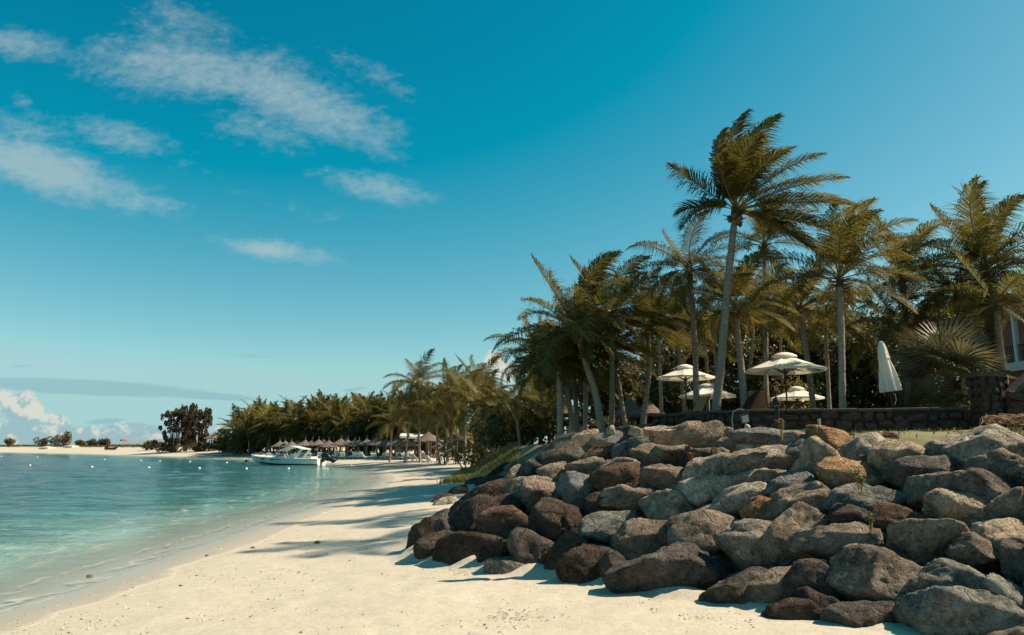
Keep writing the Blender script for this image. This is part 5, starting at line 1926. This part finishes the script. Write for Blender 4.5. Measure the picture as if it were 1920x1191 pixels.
def lounger_mesh(back):
    m = MB()
    m.box((0, 0, .30), (.62, 1.25, .10))
    ca, sa = math.cos(R(back)), math.sin(R(back))
    m.box((0, .62 + .34 * ca, .30 + .34 * sa), (.62, .72, .09), Matrix.Rotation(R(back), 3, 'X'))
    for x in (-.26, .26):
        for y in (-.5, .55):
            m.box((x, y, .125), (.05, .05, .25))
    return m.mesh('lounger', M['lounge'])


LM = [lounger_mesh(a) for a in (15, 38, 55)]


def lounger(px, Y, label, k, rz):
    c = at(px, 850, Y)
    gz = ground_z(c.x, c.y)
    o = link('sun_lounger', LM[k], None, (c.x, c.y, gz))
    o.rotation_euler = (0, 0, rz)
    tag(o, label, 'sun lounger', 'white loungers under the thatched parasols')


def row_Y(px):
    return 121 - (px - 500) * 0.105


rp = random.Random(12)
fl_px = [524, 548, 573, 596, 618, 636, 654, 673, 690, 708, 726, 744, 760]
for i, px in enumerate(fl_px):
    beach_parasol(px + rp.uniform(-3, 3), row_Y(px) + rp.uniform(-.6, .6), '%s thatched parasol from the left in the front row on the far beach' % ordinal(i), rp.uniform(.95, 1.08))
for i, px in enumerate([532, 558, 584, 608, 645, 664, 700, 718, 736]):
    beach_parasol(px + rp.uniform(-3, 3), row_Y(px) + 5, '%s thatched parasol from the left in the back row on the far beach' % ordinal(i), rp.uniform(.95, 1.05))
beach_parasol(803, 84, 'thatched parasol below the white roof with a wide brim', 1.25)
beach_parasol(824, 80, 'small round thatched parasol behind the walking person', .8)
k = 0
for px in np.arange(496, 770, 6.6):
    q_ = min(range(len(fl_px)), key=lambda i: abs(fl_px[i] - px))
    n_ = sum(1 for x_ in np.arange(496, px, 6.6) if min(range(len(fl_px)), key=lambda i: abs(fl_px[i] - x_)) == q_)
    lounger(px + rp.uniform(-2, 2), row_Y(px) - rp.uniform(1.5, 4), '%s white lounger below the %s thatched parasol of the front row' % (('first', 'second', 'third', 'fourth', 'fifth', 'sixth', 'seventh', 'eighth')[n_], ordinal(q_)), k % 3, rp.uniform(2.4, 3.9))
    k += 1
for px, Y, lab in ((773, 84, 'white lounger left of the thatched parasol with a wide brim'), (786, 83, 'white lounger just under the wide brimmed parasol'), (800, 82, 'white lounger right under the wide brimmed parasol'), (862, 72, 'white lounger under the dark shelter, left one'),
                   (876, 70, 'white lounger under the dark shelter, middle one'), (888, 68, 'white lounger at the foot of the grass bank'), (843, 76, 'lounger behind the walking person'), (815, 74, 'shaded lounger in front of the seated group, left'), (828, 73, 'shaded lounger in front of the seated group, right')):
    lounger(px, Y, lab, k % 3, rp.uniform(2.0, 4.2))
    k += 1
pavilion(868, 822, 811, 70, 2.1, 'dark low shelter on posts right of the walking person', posts=5, name='beach_shelter', cat='shelter')
c = at(777, 817, 92)
aw = empty('white_awning', (c.x, c.y, ground_z(c.x, c.y)), 'long white awning roof between the palms above the thatched parasols', 'awning')
hz = c.z - aw.location.z
for i in range(3):
    m = MB()
    m.box(((i - 1) * 1.15, 0, hz - i * .06), (1.08, 1.6, .26), Matrix.Rotation(R(12), 3, 'X'))
    m.obj('canopy_panel', M['white'], aw)
for x in (-1.6, 1.6):
    m = MB()
    m.tube([(x, 0, 0), (x, 0, hz)], .06, 6)
    m.obj('post', M['bark'], aw)


def person(px, Y, pose, label, top, bottom, hgt=1.7, rz=0.0, lift=0.0, hat=False):
    c = at(px, 850, Y)
    gz = ground_z(c.x, c.y) + lift
    root = empty('person', (c.x, c.y, gz), label, 'person')
    root.rotation_euler = (0, 0, rz)
    k = hgt / 1.7
    if pose == 'sit':
        J = {'pel': (0, 0, .14), 'chest': (0, .16, .55), 'neck': (0, .18, .70), 'head': (0, .16, .88), 'lk': (-.12, -.38, .42), 'rk': (.12, -.40, .38), 'lf': (-.12, -.62, .06), 'rf': (.12, -.68, .06),
             'ls': (-.19, .16, .62), 'rs': (.19, .16, .62), 'le': (-.25, .02, .38), 're': (.25, .05, .38), 'lh': (-.16, -.22, .38), 'rh': (.18, -.18, .36)}
    else:
        J = {'pel': (0, 0, .90), 'chest': (0, .02, 1.28), 'neck': (0, .02, 1.44), 'head': (0, -.01, 1.60), 'lk': (-.10, -.16, .50), 'rk': (.10, .06, .48), 'lf': (-.10, -.20, .06), 'rf': (.10, .28, .08),
             'ls': (-.19, .02, 1.36), 'rs': (.19, .02, 1.36), 'le': (-.25, .10, 1.10), 're': (.25, -.06, 1.10), 'lh': (-.24, .02, .86), 'rh': (.24, -.22, .90)}
    rad = {'pel': .125, 'chest': .135, 'neck': .055, 'head': .10, 'lk': .06, 'rk': .06, 'lf': .045, 'rf': .045, 'ls': .06, 'rs': .06, 'le': .042, 're': .042, 'lh': .036, 'rh': .036}
    names = list(J)
    E = [('pel', 'chest'), ('chest', 'neck'), ('neck', 'head'), ('pel', 'lk'), ('lk', 'lf'), ('pel', 'rk'), ('rk', 'rf'), ('chest', 'ls'), ('ls', 'le'), ('le', 'lh'), ('chest', 'rs'), ('rs', 're'), ('re', 'rh')]

    def skin(nm, keys, edges, mat, grow):
        me = bpy.data.meshes.new(nm)
        me.from_pydata([tuple(Vector(J[q]) * k) for q in keys], [(keys.index(a), keys.index(b)) for a, b in edges], [])
        o = link(nm, me, root)
        me.materials.append(mat)
        md = o.modifiers.new('skin', 'SKIN')
        for v, q in zip(me.skin_vertices[0].data, keys):
            v.radius = (rad[q] * grow * k, rad[q] * grow * k)
        me.skin_vertices[0].data[0].use_root = True
        o.modifiers.new('sub', 'SUBSURF').levels = 1
        return o
    skin('body', names, E, M['skin'], 1.0)
    if top is not None:
        skin('shirt', ['chest', 'pel', 'ls', 'rs', 'le', 're'], [('chest', 'pel'), ('chest', 'ls'), ('chest', 'rs'), ('ls', 'le'), ('rs', 're')], top, 1.12)
    if bottom is not None:
        skin('shorts', ['pel', 'lk', 'rk'], [('pel', 'lk'), ('pel', 'rk')], bottom, 1.14)
    V, Fc = ico(2)
    m = MB()
    hc = Vector(J['head']) * k
    m.add([hc + Vector(v) * .108 * k + Vector((0, .018, .03)) * k for v in V if True], [tuple(f) for f in Fc if np.mean(V[list(f)][:, 2]) > -.1])
    m.obj('hair', M['hair'], root, smooth=True)
    if hat:
        m = MB()
        m.lathe([(.22, .03), (.11, .06), (.10, .15), (.0, .17)], hc, 12)
        m.obj('hat', M['whitecloth'], root)
    return root


person(749, 92, 'stand', 'bare chested person in red swimwear standing by the loungers', None, M['redcloth'], 1.6, .4)
person(835, 80, 'walk', 'person in a teal shirt and pale hat walking past the seated group', M['tealcloth'], M['tealcloth'], 1.7, 1.2, hat=True)
person(804, 77, 'sit', 'seated person with dark clothing at the left of the shaded group', M['navycloth'], M['navycloth'], 1.7, .3, .36)
person(815, 76, 'sit', 'seated person in red at the middle of the shaded group', M['redcloth'], M['navycloth'], 1.7, -.3, .36)
person(826, 76, 'sit', 'seated person in white at the right of the shaded group', M['whitecloth'], M['redcloth'], 1.7, .2, .36)
person(770, 86, 'sit', 'person in white sitting up on a lounger by the wide brimmed parasol', M['whitecloth'], M['navycloth'], 1.7, .5, .36)
person(523, 122, 'walk', 'person standing behind the boat windscreen on the sand', M['navycloth'], M['navycloth'], 1.7, .5)

# the spit: beach umbrella, kayak and sitter
c = at(231, 838, 255)
um = empty('beach_umbrella', (c.x, c.y, ground_z(c.x, c.y)), 'small red and pale pink beach umbrella alone on the far spit', 'umbrella')
m = MB()
for k in range(8):
    a0, a1 = 2 * math.pi * k / 8, 2 * math.pi * (k + 1) / 8
    m.add([(0, 0, 2.7), (1.15 * math.cos(a0), 1.15 * math.sin(a0), 2.15), (1.15 * math.cos(a1), 1.15 * math.sin(a1), 2.15), (1.2 * math.cos(a0), 1.2 * math.sin(a0), 1.75), (1.2 * math.cos(a1), 1.2 * math.sin(a1), 1.75)], [(0, 1, 2), (1, 3, 4, 2)], k % 2)
m.obj('canopy', [M['pink'], M['redcloth']], um)
m = MB()
m.tube([(0, 0, -.2), (0, 0, 2.7)], .04, 6)
m.obj('pole', M['white'], um)
for i, px in enumerate((90, 135)):
    c = at(px, 837, 275)
    m = MB()
    m.lathe([(.05, 0), (2.6, .05), (2.4, .55), (1.0, .9), (.05, 1.0)], n=12, wob=lambda k, i: 1 + .15 * math.sin(k * 1.9 + i))
    o = m.obj('sand_heap', M['ground'], None, (c.x, c.y, ground_z(c.x, c.y) - .1))
    vattr(o.data, 'shore', np.full(len(o.data.vertices), 30.0))
    tag(o, 'pale heap of sand %s the wide wind shaped bush' % ('left of' if i == 0 else 'right of'), 'sand heap')
c = at(207, 849.5, 225)
m = MB()
gz = ground_z(c.x, c.y)
dk = empty('beached_dinghy', (c.x, c.y, gz), 'dark little dinghy with a motor pulled up on the far sand', 'dinghy')
m.add([(-1.5, -.5, .1), (1.1, -.6, .1), (1.8, 0, .5), (1.1, .6, .1), (-1.5, .5, .1), (-1.6, -.7, .75), (1.2, -.75, .75), (2.2, 0, 1.0), (1.2, .75, .75), (-1.6, .7, .75)],
      [(0, 4, 3, 2, 1), (0, 1, 6, 5), (1, 2, 7, 6), (2, 3, 8, 7), (3, 4, 9, 8), (4, 0, 5, 9)])
m.obj('hull', M['black'], dk)
m = MB()
m.box((-1.0, 0, 1.2), (.45, .4, .9))
m.box((-1.5, 0, .7), (.2, .2, 1.1))
m.obj('motor', M['black'], dk)
m = MB()
m.box((3.6, .4, .12), (3.2, .25, .18), Matrix.Rotation(.05, 3, 'Y'))
o = m.obj('driftwood_log', M['bark'], None, (c.x + 1.5, c.y + 3, gz + .1))
tag(o, 'dark driftwood log lying on the far sand right of the dinghy', 'log')

# ------------------------------------------------------------------ the motor boat
YB = 84.0
bow, stern = at(471, 853, YB + 1.0), at(604, 858, YB - .8)
ax = Vector((bow.x - stern.x, bow.y - stern.y, 0))
LB = ax.length
boat = empty('motor_boat', (stern.x, stern.y, 0), 'white cabin motor boat moored at the edge of the shallow water', 'boat')
boat.rotation_euler = (0, 0, math.atan2(ax.y, ax.x))
k = LB / 8.0
boat.scale = (1, 1, .86)
# local x from the stern to the bow; the side towards the camera is local +y
ST = [(0, 1.12, .78, 1.0, .10, -.30), (1.5, 1.22, .80, 1.05, .10, -.33), (3, 1.27, .84, 1.06, .12, -.35), (4.5, 1.22, .90, .96, .16, -.33), (5.7, 1.04, .96, .72, .24, -.26), (6.7, .72, 1.02, .42, .36, -.05), (7.4, .38, 1.08, .20, .56, .28), (8.0, .03, 1.14, .02, .95, .86)]
m = MB()
rows_ = []
for (x, gb, gz_, cb, cz, kz) in ST:
    mz = (gz_ * .55 + cz * .45)
    rows_.append([(x, -gb, gz_), (x, -(gb * .62 + cb * .38), mz), (x, -cb, cz), (x, 0, kz), (x, cb, cz), (x, gb * .62 + cb * .38, mz), (x, gb, gz_)])
m.add([Vector(v) * k for r_ in rows_ for v in r_], [(i * 7 + j, i * 7 + j + 1, (i + 1) * 7 + j + 1, (i + 1) * 7 + j) for i in range(7) for j in range(6)] + [(6, 5, 4, 3, 2, 1, 0)])
m.obj('hull', M['gel'], boat)
m = MB()
vs, fs = [], []
for (x, gb, gz_, cb, cz, kz) in ST:
    if x < 4.4: continue
    vs += [(x, -gb, gz_ + .004), (x, -gb * .5, gz_ + .12), (x, 0, gz_ + .16), (x, gb * .5, gz_ + .12), (x, gb, gz_ + .004)]
nn = len(vs) // 5
fs = [(i * 5 + j, (i + 1) * 5 + j, (i + 1) * 5 + j + 1, i * 5 + j + 1) for i in range(nn - 1) for j in range(4)]
m.add([Vector(v) * k for v in vs], fs + [(0, 1, 2, 3, 4)])
m.obj('foredeck', M['gel'], boat)
m = MB()
for s in (-1, 1):
    m.add([Vector((x, s * gb * f, gz_ + .006 + (0 if f == 1 else .03))) * k for (x, gb, gz_, *_r) in ST[:4] for f in (1, .8)], [(0, 1, 3, 2), (2, 3, 5, 4), (4, 5, 7, 6)])
m.add([Vector((x, s * gb * .8, .42)) * k for (x, gb, *_r) in ST[:4] for s in (-1, 1)], [(0, 1, 3, 2), (2, 3, 5, 4), (4, 5, 7, 6)])
for s in (-1, 1):
    m.add([Vector((x, s * gb * .8, z)) * k for (x, gb, gz_, *_r) in ST[:4] for z in (.42, gz_ + .034)], [(0, 1, 3, 2), (2, 3, 5, 4), (4, 5, 7, 6)])
m.obj('cockpit', M['gel'], boat)
m = MB()
for s in (-1, 1):
    m.add([Vector((x, s * (cb * (1 - t_) + (gb * .62 + cb * .38) * t_) * 1.004 + s * .006, cz + (gz_ * .55 + cz * .45 - cz) * t_)) * k for (x, gb, gz_, cb, cz, kz) in ST[:6] for t_ in (-.28, .16)], [(i * 2, i * 2 + 1, i * 2 + 3, i * 2 + 2) for i in range(5)])
m.obj('boot_stripe', M['navy'], boat)
m = MB()
for s in (-1, 1):
    m.tube([Vector((x, s * (gb * .78 + cb * .22 + .012), gz_ * .74 + cz * .26)) * k for (x, gb, gz_, cb, cz, kz) in ST[:7]], .018, 4)
m.obj('rub_rail', M['metal'], boat)
m = MB()
m.add([Vector(v) * k for v in [(4.75, -.95, .92), (4.75, .95, .92), (4.35, .85, 1.36), (4.35, -.85, 1.36), (4.0, -.98, .9), (4.0, .98, .9)]], [(0, 1, 2, 3)])
m.obj('windscreen', M['tint'], boat)
m = MB()
pr = [(4.55, 1.64), (3.15, 2.22), (1.75, 1.86)]
for (x0, z0), (x1, z1) in zip(pr[:-1], pr[1:]):
    m.add([Vector(v) * k for v in [(x0, -.95, z0), (x0, .95, z0), (x1, .95, z1), (x1, -.95, z1), (x0, -.95, z0 + .06), (x0, .95, z0 + .06), (x1, .95, z1 + .06), (x1, -.95, z1 + .06)]], [(0, 1, 2, 3), (7, 6, 5, 4), (0, 4, 5, 1), (1, 5, 6, 2), (2, 6, 7, 3), (3, 7, 4, 0)])
m.obj('hard_top', M['gel'], boat)
for s in (-1, 1):
    m = MB()
    m.add([Vector(v) * k for v in [(1.72, s * .98, 1.88), (1.95, s * .98, 1.91), (2.75, s * 1.08, .86), (2.45, s * 1.08, .84), (1.72, s * .90, 1.88), (1.95, s * .90, 1.91), (2.75, s * 1.0, .86), (2.45, s * 1.0, .84)]], [(0, 1, 2, 3), (7, 6, 5, 4), (0, 3, 7, 4), (1, 5, 6, 2), (0, 4, 5, 1)])
    m.obj('arch_leg', M['gel'], boat)
    m = MB()
    m.tube([Vector((4.5, s * .9, 1.66)) * k, Vector((4.3, s * .98, .92)) * k], .022, 5)
    m.obj('windscreen_post', M['white'], boat)
m = MB()
for s in (-1, 1):
    m.tube([Vector(v) * k for v in [(4.8, s * 1.1, .95), (5.0, s * 1.06, 1.28), (6.6, s * .70, 1.36), (7.8, s * .10, 1.42)]], .014, 5)
    for x, y, z in ((5.8, .95, 1.0), (6.7, .68, 1.05), (7.4, .36, 1.1)):
        m.tube([Vector((x, s * y, z)) * k, Vector((x, s * y, z + .32)) * k], .012, 4)
m.obj('bow_rail', M['metal'], boat)
m = MB()
m.box(Vector((1.2, 0, .75)) * k, (.7 * k, 1.5 * k, .5 * k))
m.obj('bench', M['white'], boat)
m = MB()
m.box(Vector((3.4, -.3, .95)) * k, (.5 * k, .5 * k, .8 * k))
m.obj('helm_seat', M['white'], boat)
# outboard motor, tilted up
om = MB()
rot = Matrix.Rotation(R(52), 3, 'Y')
c0 = Vector((-.42, 0, 1.02)) * k
V, Fc = ico(3)
cowl = [c0 + rot @ Vector((math.copysign(abs(v[0]) ** .7, v[0]) * .42, math.copysign(abs(v[1]) ** .75, v[1]) * .30, math.copysign(abs(v[2]) ** .7, v[2]) * .56)) * k for v in V]
om.add(cowl, [tuple(f) for f in Fc])
mot = om.obj('outboard_motor', M['black'], boat, smooth=True)
m = MB()
m.tube([c0 + Vector((-.2, 0, -.22)) * k, Vector((-1.05, 0, .62)) * k, Vector((-1.35, 0, .48)) * k], [.26 * k, .20 * k, .15 * k], 8)
m.tube([Vector((-1.05, 0, .30)) * k, Vector((-1.30, 0, .44)) * k, Vector((-1.62, 0, .68)) * k], [.05 * k, .13 * k, .05 * k], 8)
m.obj('lower_leg', M['black'], mot)
m = MB()
for q in range(3):
    a0 = q * 2.094
    d_ = Vector((-.35, math.cos(a0), math.sin(a0) * .8)) * .26 * k
    c1 = Vector((-1.58, 0, .60)) * k
    m.add([c1, c1 + d_ + Vector((.06, .05, .08)) * k, c1 + d_ * 1.1, c1 + d_ + Vector((-.06, -.05, -.08)) * k], [(0, 1, 2), (0, 2, 3)])
m.obj('propeller', M['black'], mot)
m = MB()
m.box(Vector((-.12, 0, .60)) * k, (.22 * k, .3 * k, .45 * k))
m.obj('bracket', M['black'], mot)
cu = bpy.data.curves.new('lettering', 'FONT')
cu.body = 'Xiamora'
cu.size = .36 * k
cu.shear = .25
cu.extrude = .002
cu.offset = .008
tmp = bpy.data.objects.new('lettering_curve', cu)
COL.objects.link(tmp)
bpy.context.view_layer.update()
lme = bpy.data.meshes.new_from_object(tmp.evaluated_get(bpy.context.evaluated_depsgraph_get()))
bpy.data.objects.remove(tmp)
lme.materials.clear()
lme.materials.append(M['black'])
lt = link('lettering', lme)
lt.parent = boat
lt.location = Vector((5.35, 1.09, .62)) * k
lt.rotation_euler = (R(78), 0, math.pi - R(7))
m = MB()
m.box((0, 0, 0), (.48 * k, .02, .17 * k))
rp_ = m.obj('registration_panel', simple('faded_red_panel', (.20, .10, .09), .6), boat, Vector((6.15, .90, .74)) * k)
rp_.rotation_euler = (R(-14), 0, R(-20))
m = MB()
p1 = Vector(bow) + Vector((.1, 0, -.02))
p2 = atz(447, 868, -0.05)
m.tube([p1 + (p2 - p1) * (q / 8) - Vector((0, 0, .35 * math.sin(math.pi * q / 8))) for q in range(9)], .022, 5)
tag(m.obj('mooring_rope', M['wood']), 'dark mooring rope running from the bow into the water', 'rope')

V, Fc = ico(2)
bm_ = MB()
bm_.add([Vector(v) * .125 for v in V], [tuple(f) for f in Fc])
BU = bm_.mesh('buoy', M['white'], True)


def buoy(px, py, lab, s=1.0, mesh=BU):
    p = atz(px, py, .03)
    o = link('buoy', mesh, None, p)
    o.scale = (s, s, s * .85)
    tag(o, lab, 'buoy', 'white swimming line buoys')


for i, (px, py) in enumerate([(56, 873), (172, 876), (279, 877), (374, 878), (462, 879), (541, 879), (614, 879.5), (659, 873)]):
    buoy(px, py, '%s white buoy from the left in the near line of buoys' % ordinal(i), 1.0 if i < 6 else .75)
for i, (px, py) in enumerate([(3, 856), (70, 857.5), (196, 862), (264, 864), (300, 865), (356, 866), (425, 868)]):
    buoy(px, py, '%s white buoy from the left in the far line of buoys' % ordinal(i), 1.05)
bm_ = MB()
bm_.add([Vector(v) * .26 for v in V], [tuple(f) for f in Fc])
p = at(463, 861.5, 100)
o = link('buoy', bm_.mesh('buoy', M['black'], True), None, (p.x, p.y, .1))
tag(o, 'dark round float in front of the bow of the boat', 'buoy')

# ------------------------------------------------------------------ things lying on the sand, plants in the rocks, grass
def on_sand(px, py, z=0.42):
    for _ in range(3):
        p = atz(px, py, z)
        z = ground_z(p.x, p.y)
    return Vector((p.x, p.y, z))


for (px, py, s, lab, nm, mt) in [(595, 1018, .055, 'dark dry coconut on the sand between two shadow streaks', 'coconut', 'coconut'), (168, 1081, .05, 'dark clump of seaweed at the water edge', 'seaweed_clump', 'pebble'),
                                 (474, 1027, .035, 'small dark pebble on the sand left of the coconut', 'pebble', 'pebble'), (339, 1098, .025, 'brown pebble on the bare sand', 'pebble', 'pebble'), (1024, 1074, .03, 'reddish pebble at the foot of the boulders', 'pebble', 'coconut'),
                                 (388, 1042, .03, 'flat dark chip on the damp sand', 'pebble', 'pebble'), (352, 1160, .02, 'tiny dark pebble near the bottom of the beach', 'pebble', 'pebble'), (300, 1140, .025, 'brown twig scrap on the sand', 'twig', 'pebble')]:
    c = on_sand(px, py)
    V0, F0 = ico(2)
    m = MB()
    rr = random.Random(int(px))
    s *= .75
    m.add([Vector((v[0] * s * 1.4, v[1] * s, v[2] * s * .8)) * (1 + .25 * math.sin(v[0] * 5 + v[1] * 7 + px)) for v in V0], [tuple(f) for f in F0])
    o = m.obj(nm, M[mt], None, c + Vector((0, 0, s * .35)), True)
    tag(o, lab, nm.replace('_clump', ''))
rg = np.random.default_rng(77)
m, m2 = MB(), MB()
def on_sand_many(px, py):
    D = np.stack([ray_dir(x, y) for x, y in zip(px, py)])
    z = np.full(len(px), .42)
    for _ in range(5):
        t_ = (z - CAMZ) / D[:, 2]
        z = height(D[:, 0] * t_, D[:, 1] * t_)
    return np.stack([D[:, 0] * t_, D[:, 1] * t_, z], -1)


Pn = on_sand_many(rg.uniform(-50, 1100, 9000), rg.uniform(930, 1191, 9000))
d_all, e_all = shore_d(Pn[:, 0], Pn[:, 1]), up_e(Pn[:, 0], Pn[:, 1])
for p, d_, e_ in zip(Pn, d_all, e_all):
    if d_ < .3 or e_ > -.1 or rg.random() > .8 * math.exp(-((d_ - 2.0) / 1.4) ** 2) + .06:
        continue
    p = Vector(p)
    s = rg.uniform(.004, .012) * (2.0 if rg.random() < .06 else 1)
    q = m if rg.random() < .45 else m2
    q.add([p + Vector((x * s * rg.uniform(.7, 1.6), y * s * rg.uniform(.7, 1.6), z * s * .7)) for x, y, z in ((1, 0, 0), (0, 1, 0), (-1, 0, 0), (0, -1, 0), (0, 0, 1.0))], [(0, 1, 4), (1, 2, 4), (2, 3, 4), (3, 0, 4)])
tag(m.obj('beach_litter', M['pebble']), 'dark grit and plant scraps along the drift line', None, None, 'stuff')
tag(m2.obj('shell_grit', M['shell']), 'pale shell grit along the drift line', None, None, 'stuff')
# trampled scraps at the foot of the rocks
m = MB()
for k_ in range(420):
    cx, cy, sx, sy = [(1270, 1150, 70, 22), (1330, 1160, 60, 18), (880, 1072, 30, 7), (960, 1160, 40, 14)][k_ % 4]
    p = on_sand(rg.normal(cx, sx), rg.normal(cy, sy * .7))
    if float(up_e(np.array([p.x]), np.array([p.y]))[0]) > -.05:
        continue
    s = rg.uniform(.004, .011)
    m.add([p + Vector((x * s * rg.uniform(.8, 2.2), y * s, z * s * .6)) for x, y, z in ((1, 0, 0), (0, 1, 0), (-1, 0, 0), (0, -1, 0), (0, 0, 1.0))], [(0, 1, 4), (1, 2, 4), (2, 3, 4), (3, 0, 4)])
tag(m.obj('dry_scraps', M['pebble']), 'dry brown scraps of leaves on the sand before the rocks', None, None, 'stuff')


def grass(name, spots, n, hgt, label, seed):
    rng = random.Random(seed)
    V, Fc, T = [], [], []
    XY = np.array([spots(rng) for _ in range(n)])
    ZZ = height(XY[:, 0], XY[:, 1])
    for i in range(n):
        (x, y), z = XY[i], ZZ[i]
        a = rng.uniform(0, 6.28)
        hh = hgt * rng.uniform(.5, 1.3)
        w = .012 * (1 + hh * 2)
        bx, by = math.cos(a) * w, math.sin(a) * w
        lx, ly = rng.uniform(-.5, .6) * hh, rng.uniform(-.5, .5) * hh
        k_ = len(V)
        V += [(x - bx, y - by, z - .02), (x + bx, y + by, z - .02), (x + lx * .4 + bx * .6, y + ly * .4, z + hh * .6), (x + lx, y + ly, z + hh)]
        T += [rng.uniform(-.3, .4)] * 4
        Fc += [(k_, k_ + 1, k_ + 2), (k_, k_ + 2, k_ + 3)]
    me = bpy.data.meshes.new(name)
    me.from_pydata(V, [], Fc)
    me.materials.append(M['grass'])
    vattr(me, 'tone', T)
    tag(link(name, me), label, None, None, 'stuff')


def bank_spot(rng):
    y = rng.uniform(36, 54)
    return rng.uniform(-3.4, .4), y


grass('bank_grass', bank_spot, 7000, .22, 'short green grass over the bank left of the rocks', 1)


def crest_spot(rng):
    while True:
        x, y = rng.uniform(3, 14), rng.uniform(11, 23)
        e_ = x * 0 + float(up_e(np.array([x]), np.array([y]))[0])
        if e_ > 4.3:
            return x, y


grass('crest_grass', crest_spot, 1500, .12, 'thin dry grass on the strip between rocks and wall', 2)


def seedling(px, py, dist_push, n, hgt, mat, label, seed, name='seedling', ls=.05):
    hit, t = mound_hit(px, py)
    f = Vector(ray_dir(px, py)).normalized()
    base = hit - f * dist_push
    root = empty(name, base, label, 'plant')
    rng = random.Random(seed)
    m = MB()
    lv = MB()
    for k_ in range(n):
        a = rng.uniform(0, 6.28)
        tip = Vector((math.cos(a) * hgt * .25, math.sin(a) * hgt * .25, hgt * rng.uniform(.6, 1.1)))
        m.tube([Vector((0, 0, -.1)), tip * .5 + Vector((.01, 0, 0)), tip], [.006, .005, .002], 4)
        for q in range(7):
            p = tip * (0.3 + .7 * q / 6)
            aa = q * 2.4 + k_
            d_ = Vector((math.cos(aa), math.sin(aa), .35))
            s_ = Vector((-math.sin(aa), math.cos(aa), 0)) * ls * .3
            lv.add([p, p + d_ * ls * .5 + s_, p + d_ * ls, p + d_ * ls * .5 - s_], [(0, 1, 2, 3)])
    m.obj('stem', M['rachis'], root)
    lv.obj('leaves', M[mat], root)


seedling(1609, 902, .42, 3, .17, 'seed', 'small green seedling growing before the orange brown boulder', 1, ls=.06)
seedling(1614, 912, .46, 5, .10, 'seed', 'low leafy tuft below the green seedling in the rocks', 2, ls=.06)
seedling(1296, 866, .40, 5, .12, 'red', 'dark red leaved plant wedged between two pale boulders', 3)
seedling(1632, 986, .40, 6, .14, 'grass', 'tuft of dry grass left of the reddish cratered boulder', 4, 'grass_tuft')
seedling(958, 915, .40, 6, .18, 'grass', 'tuft of dry grass above the veined boulders', 5, 'grass_tuft')
seedling(1465, 810, .3, 6, .15, 'grass', 'dry grass stalks before the concrete plinth', 6, 'grass_tuft')
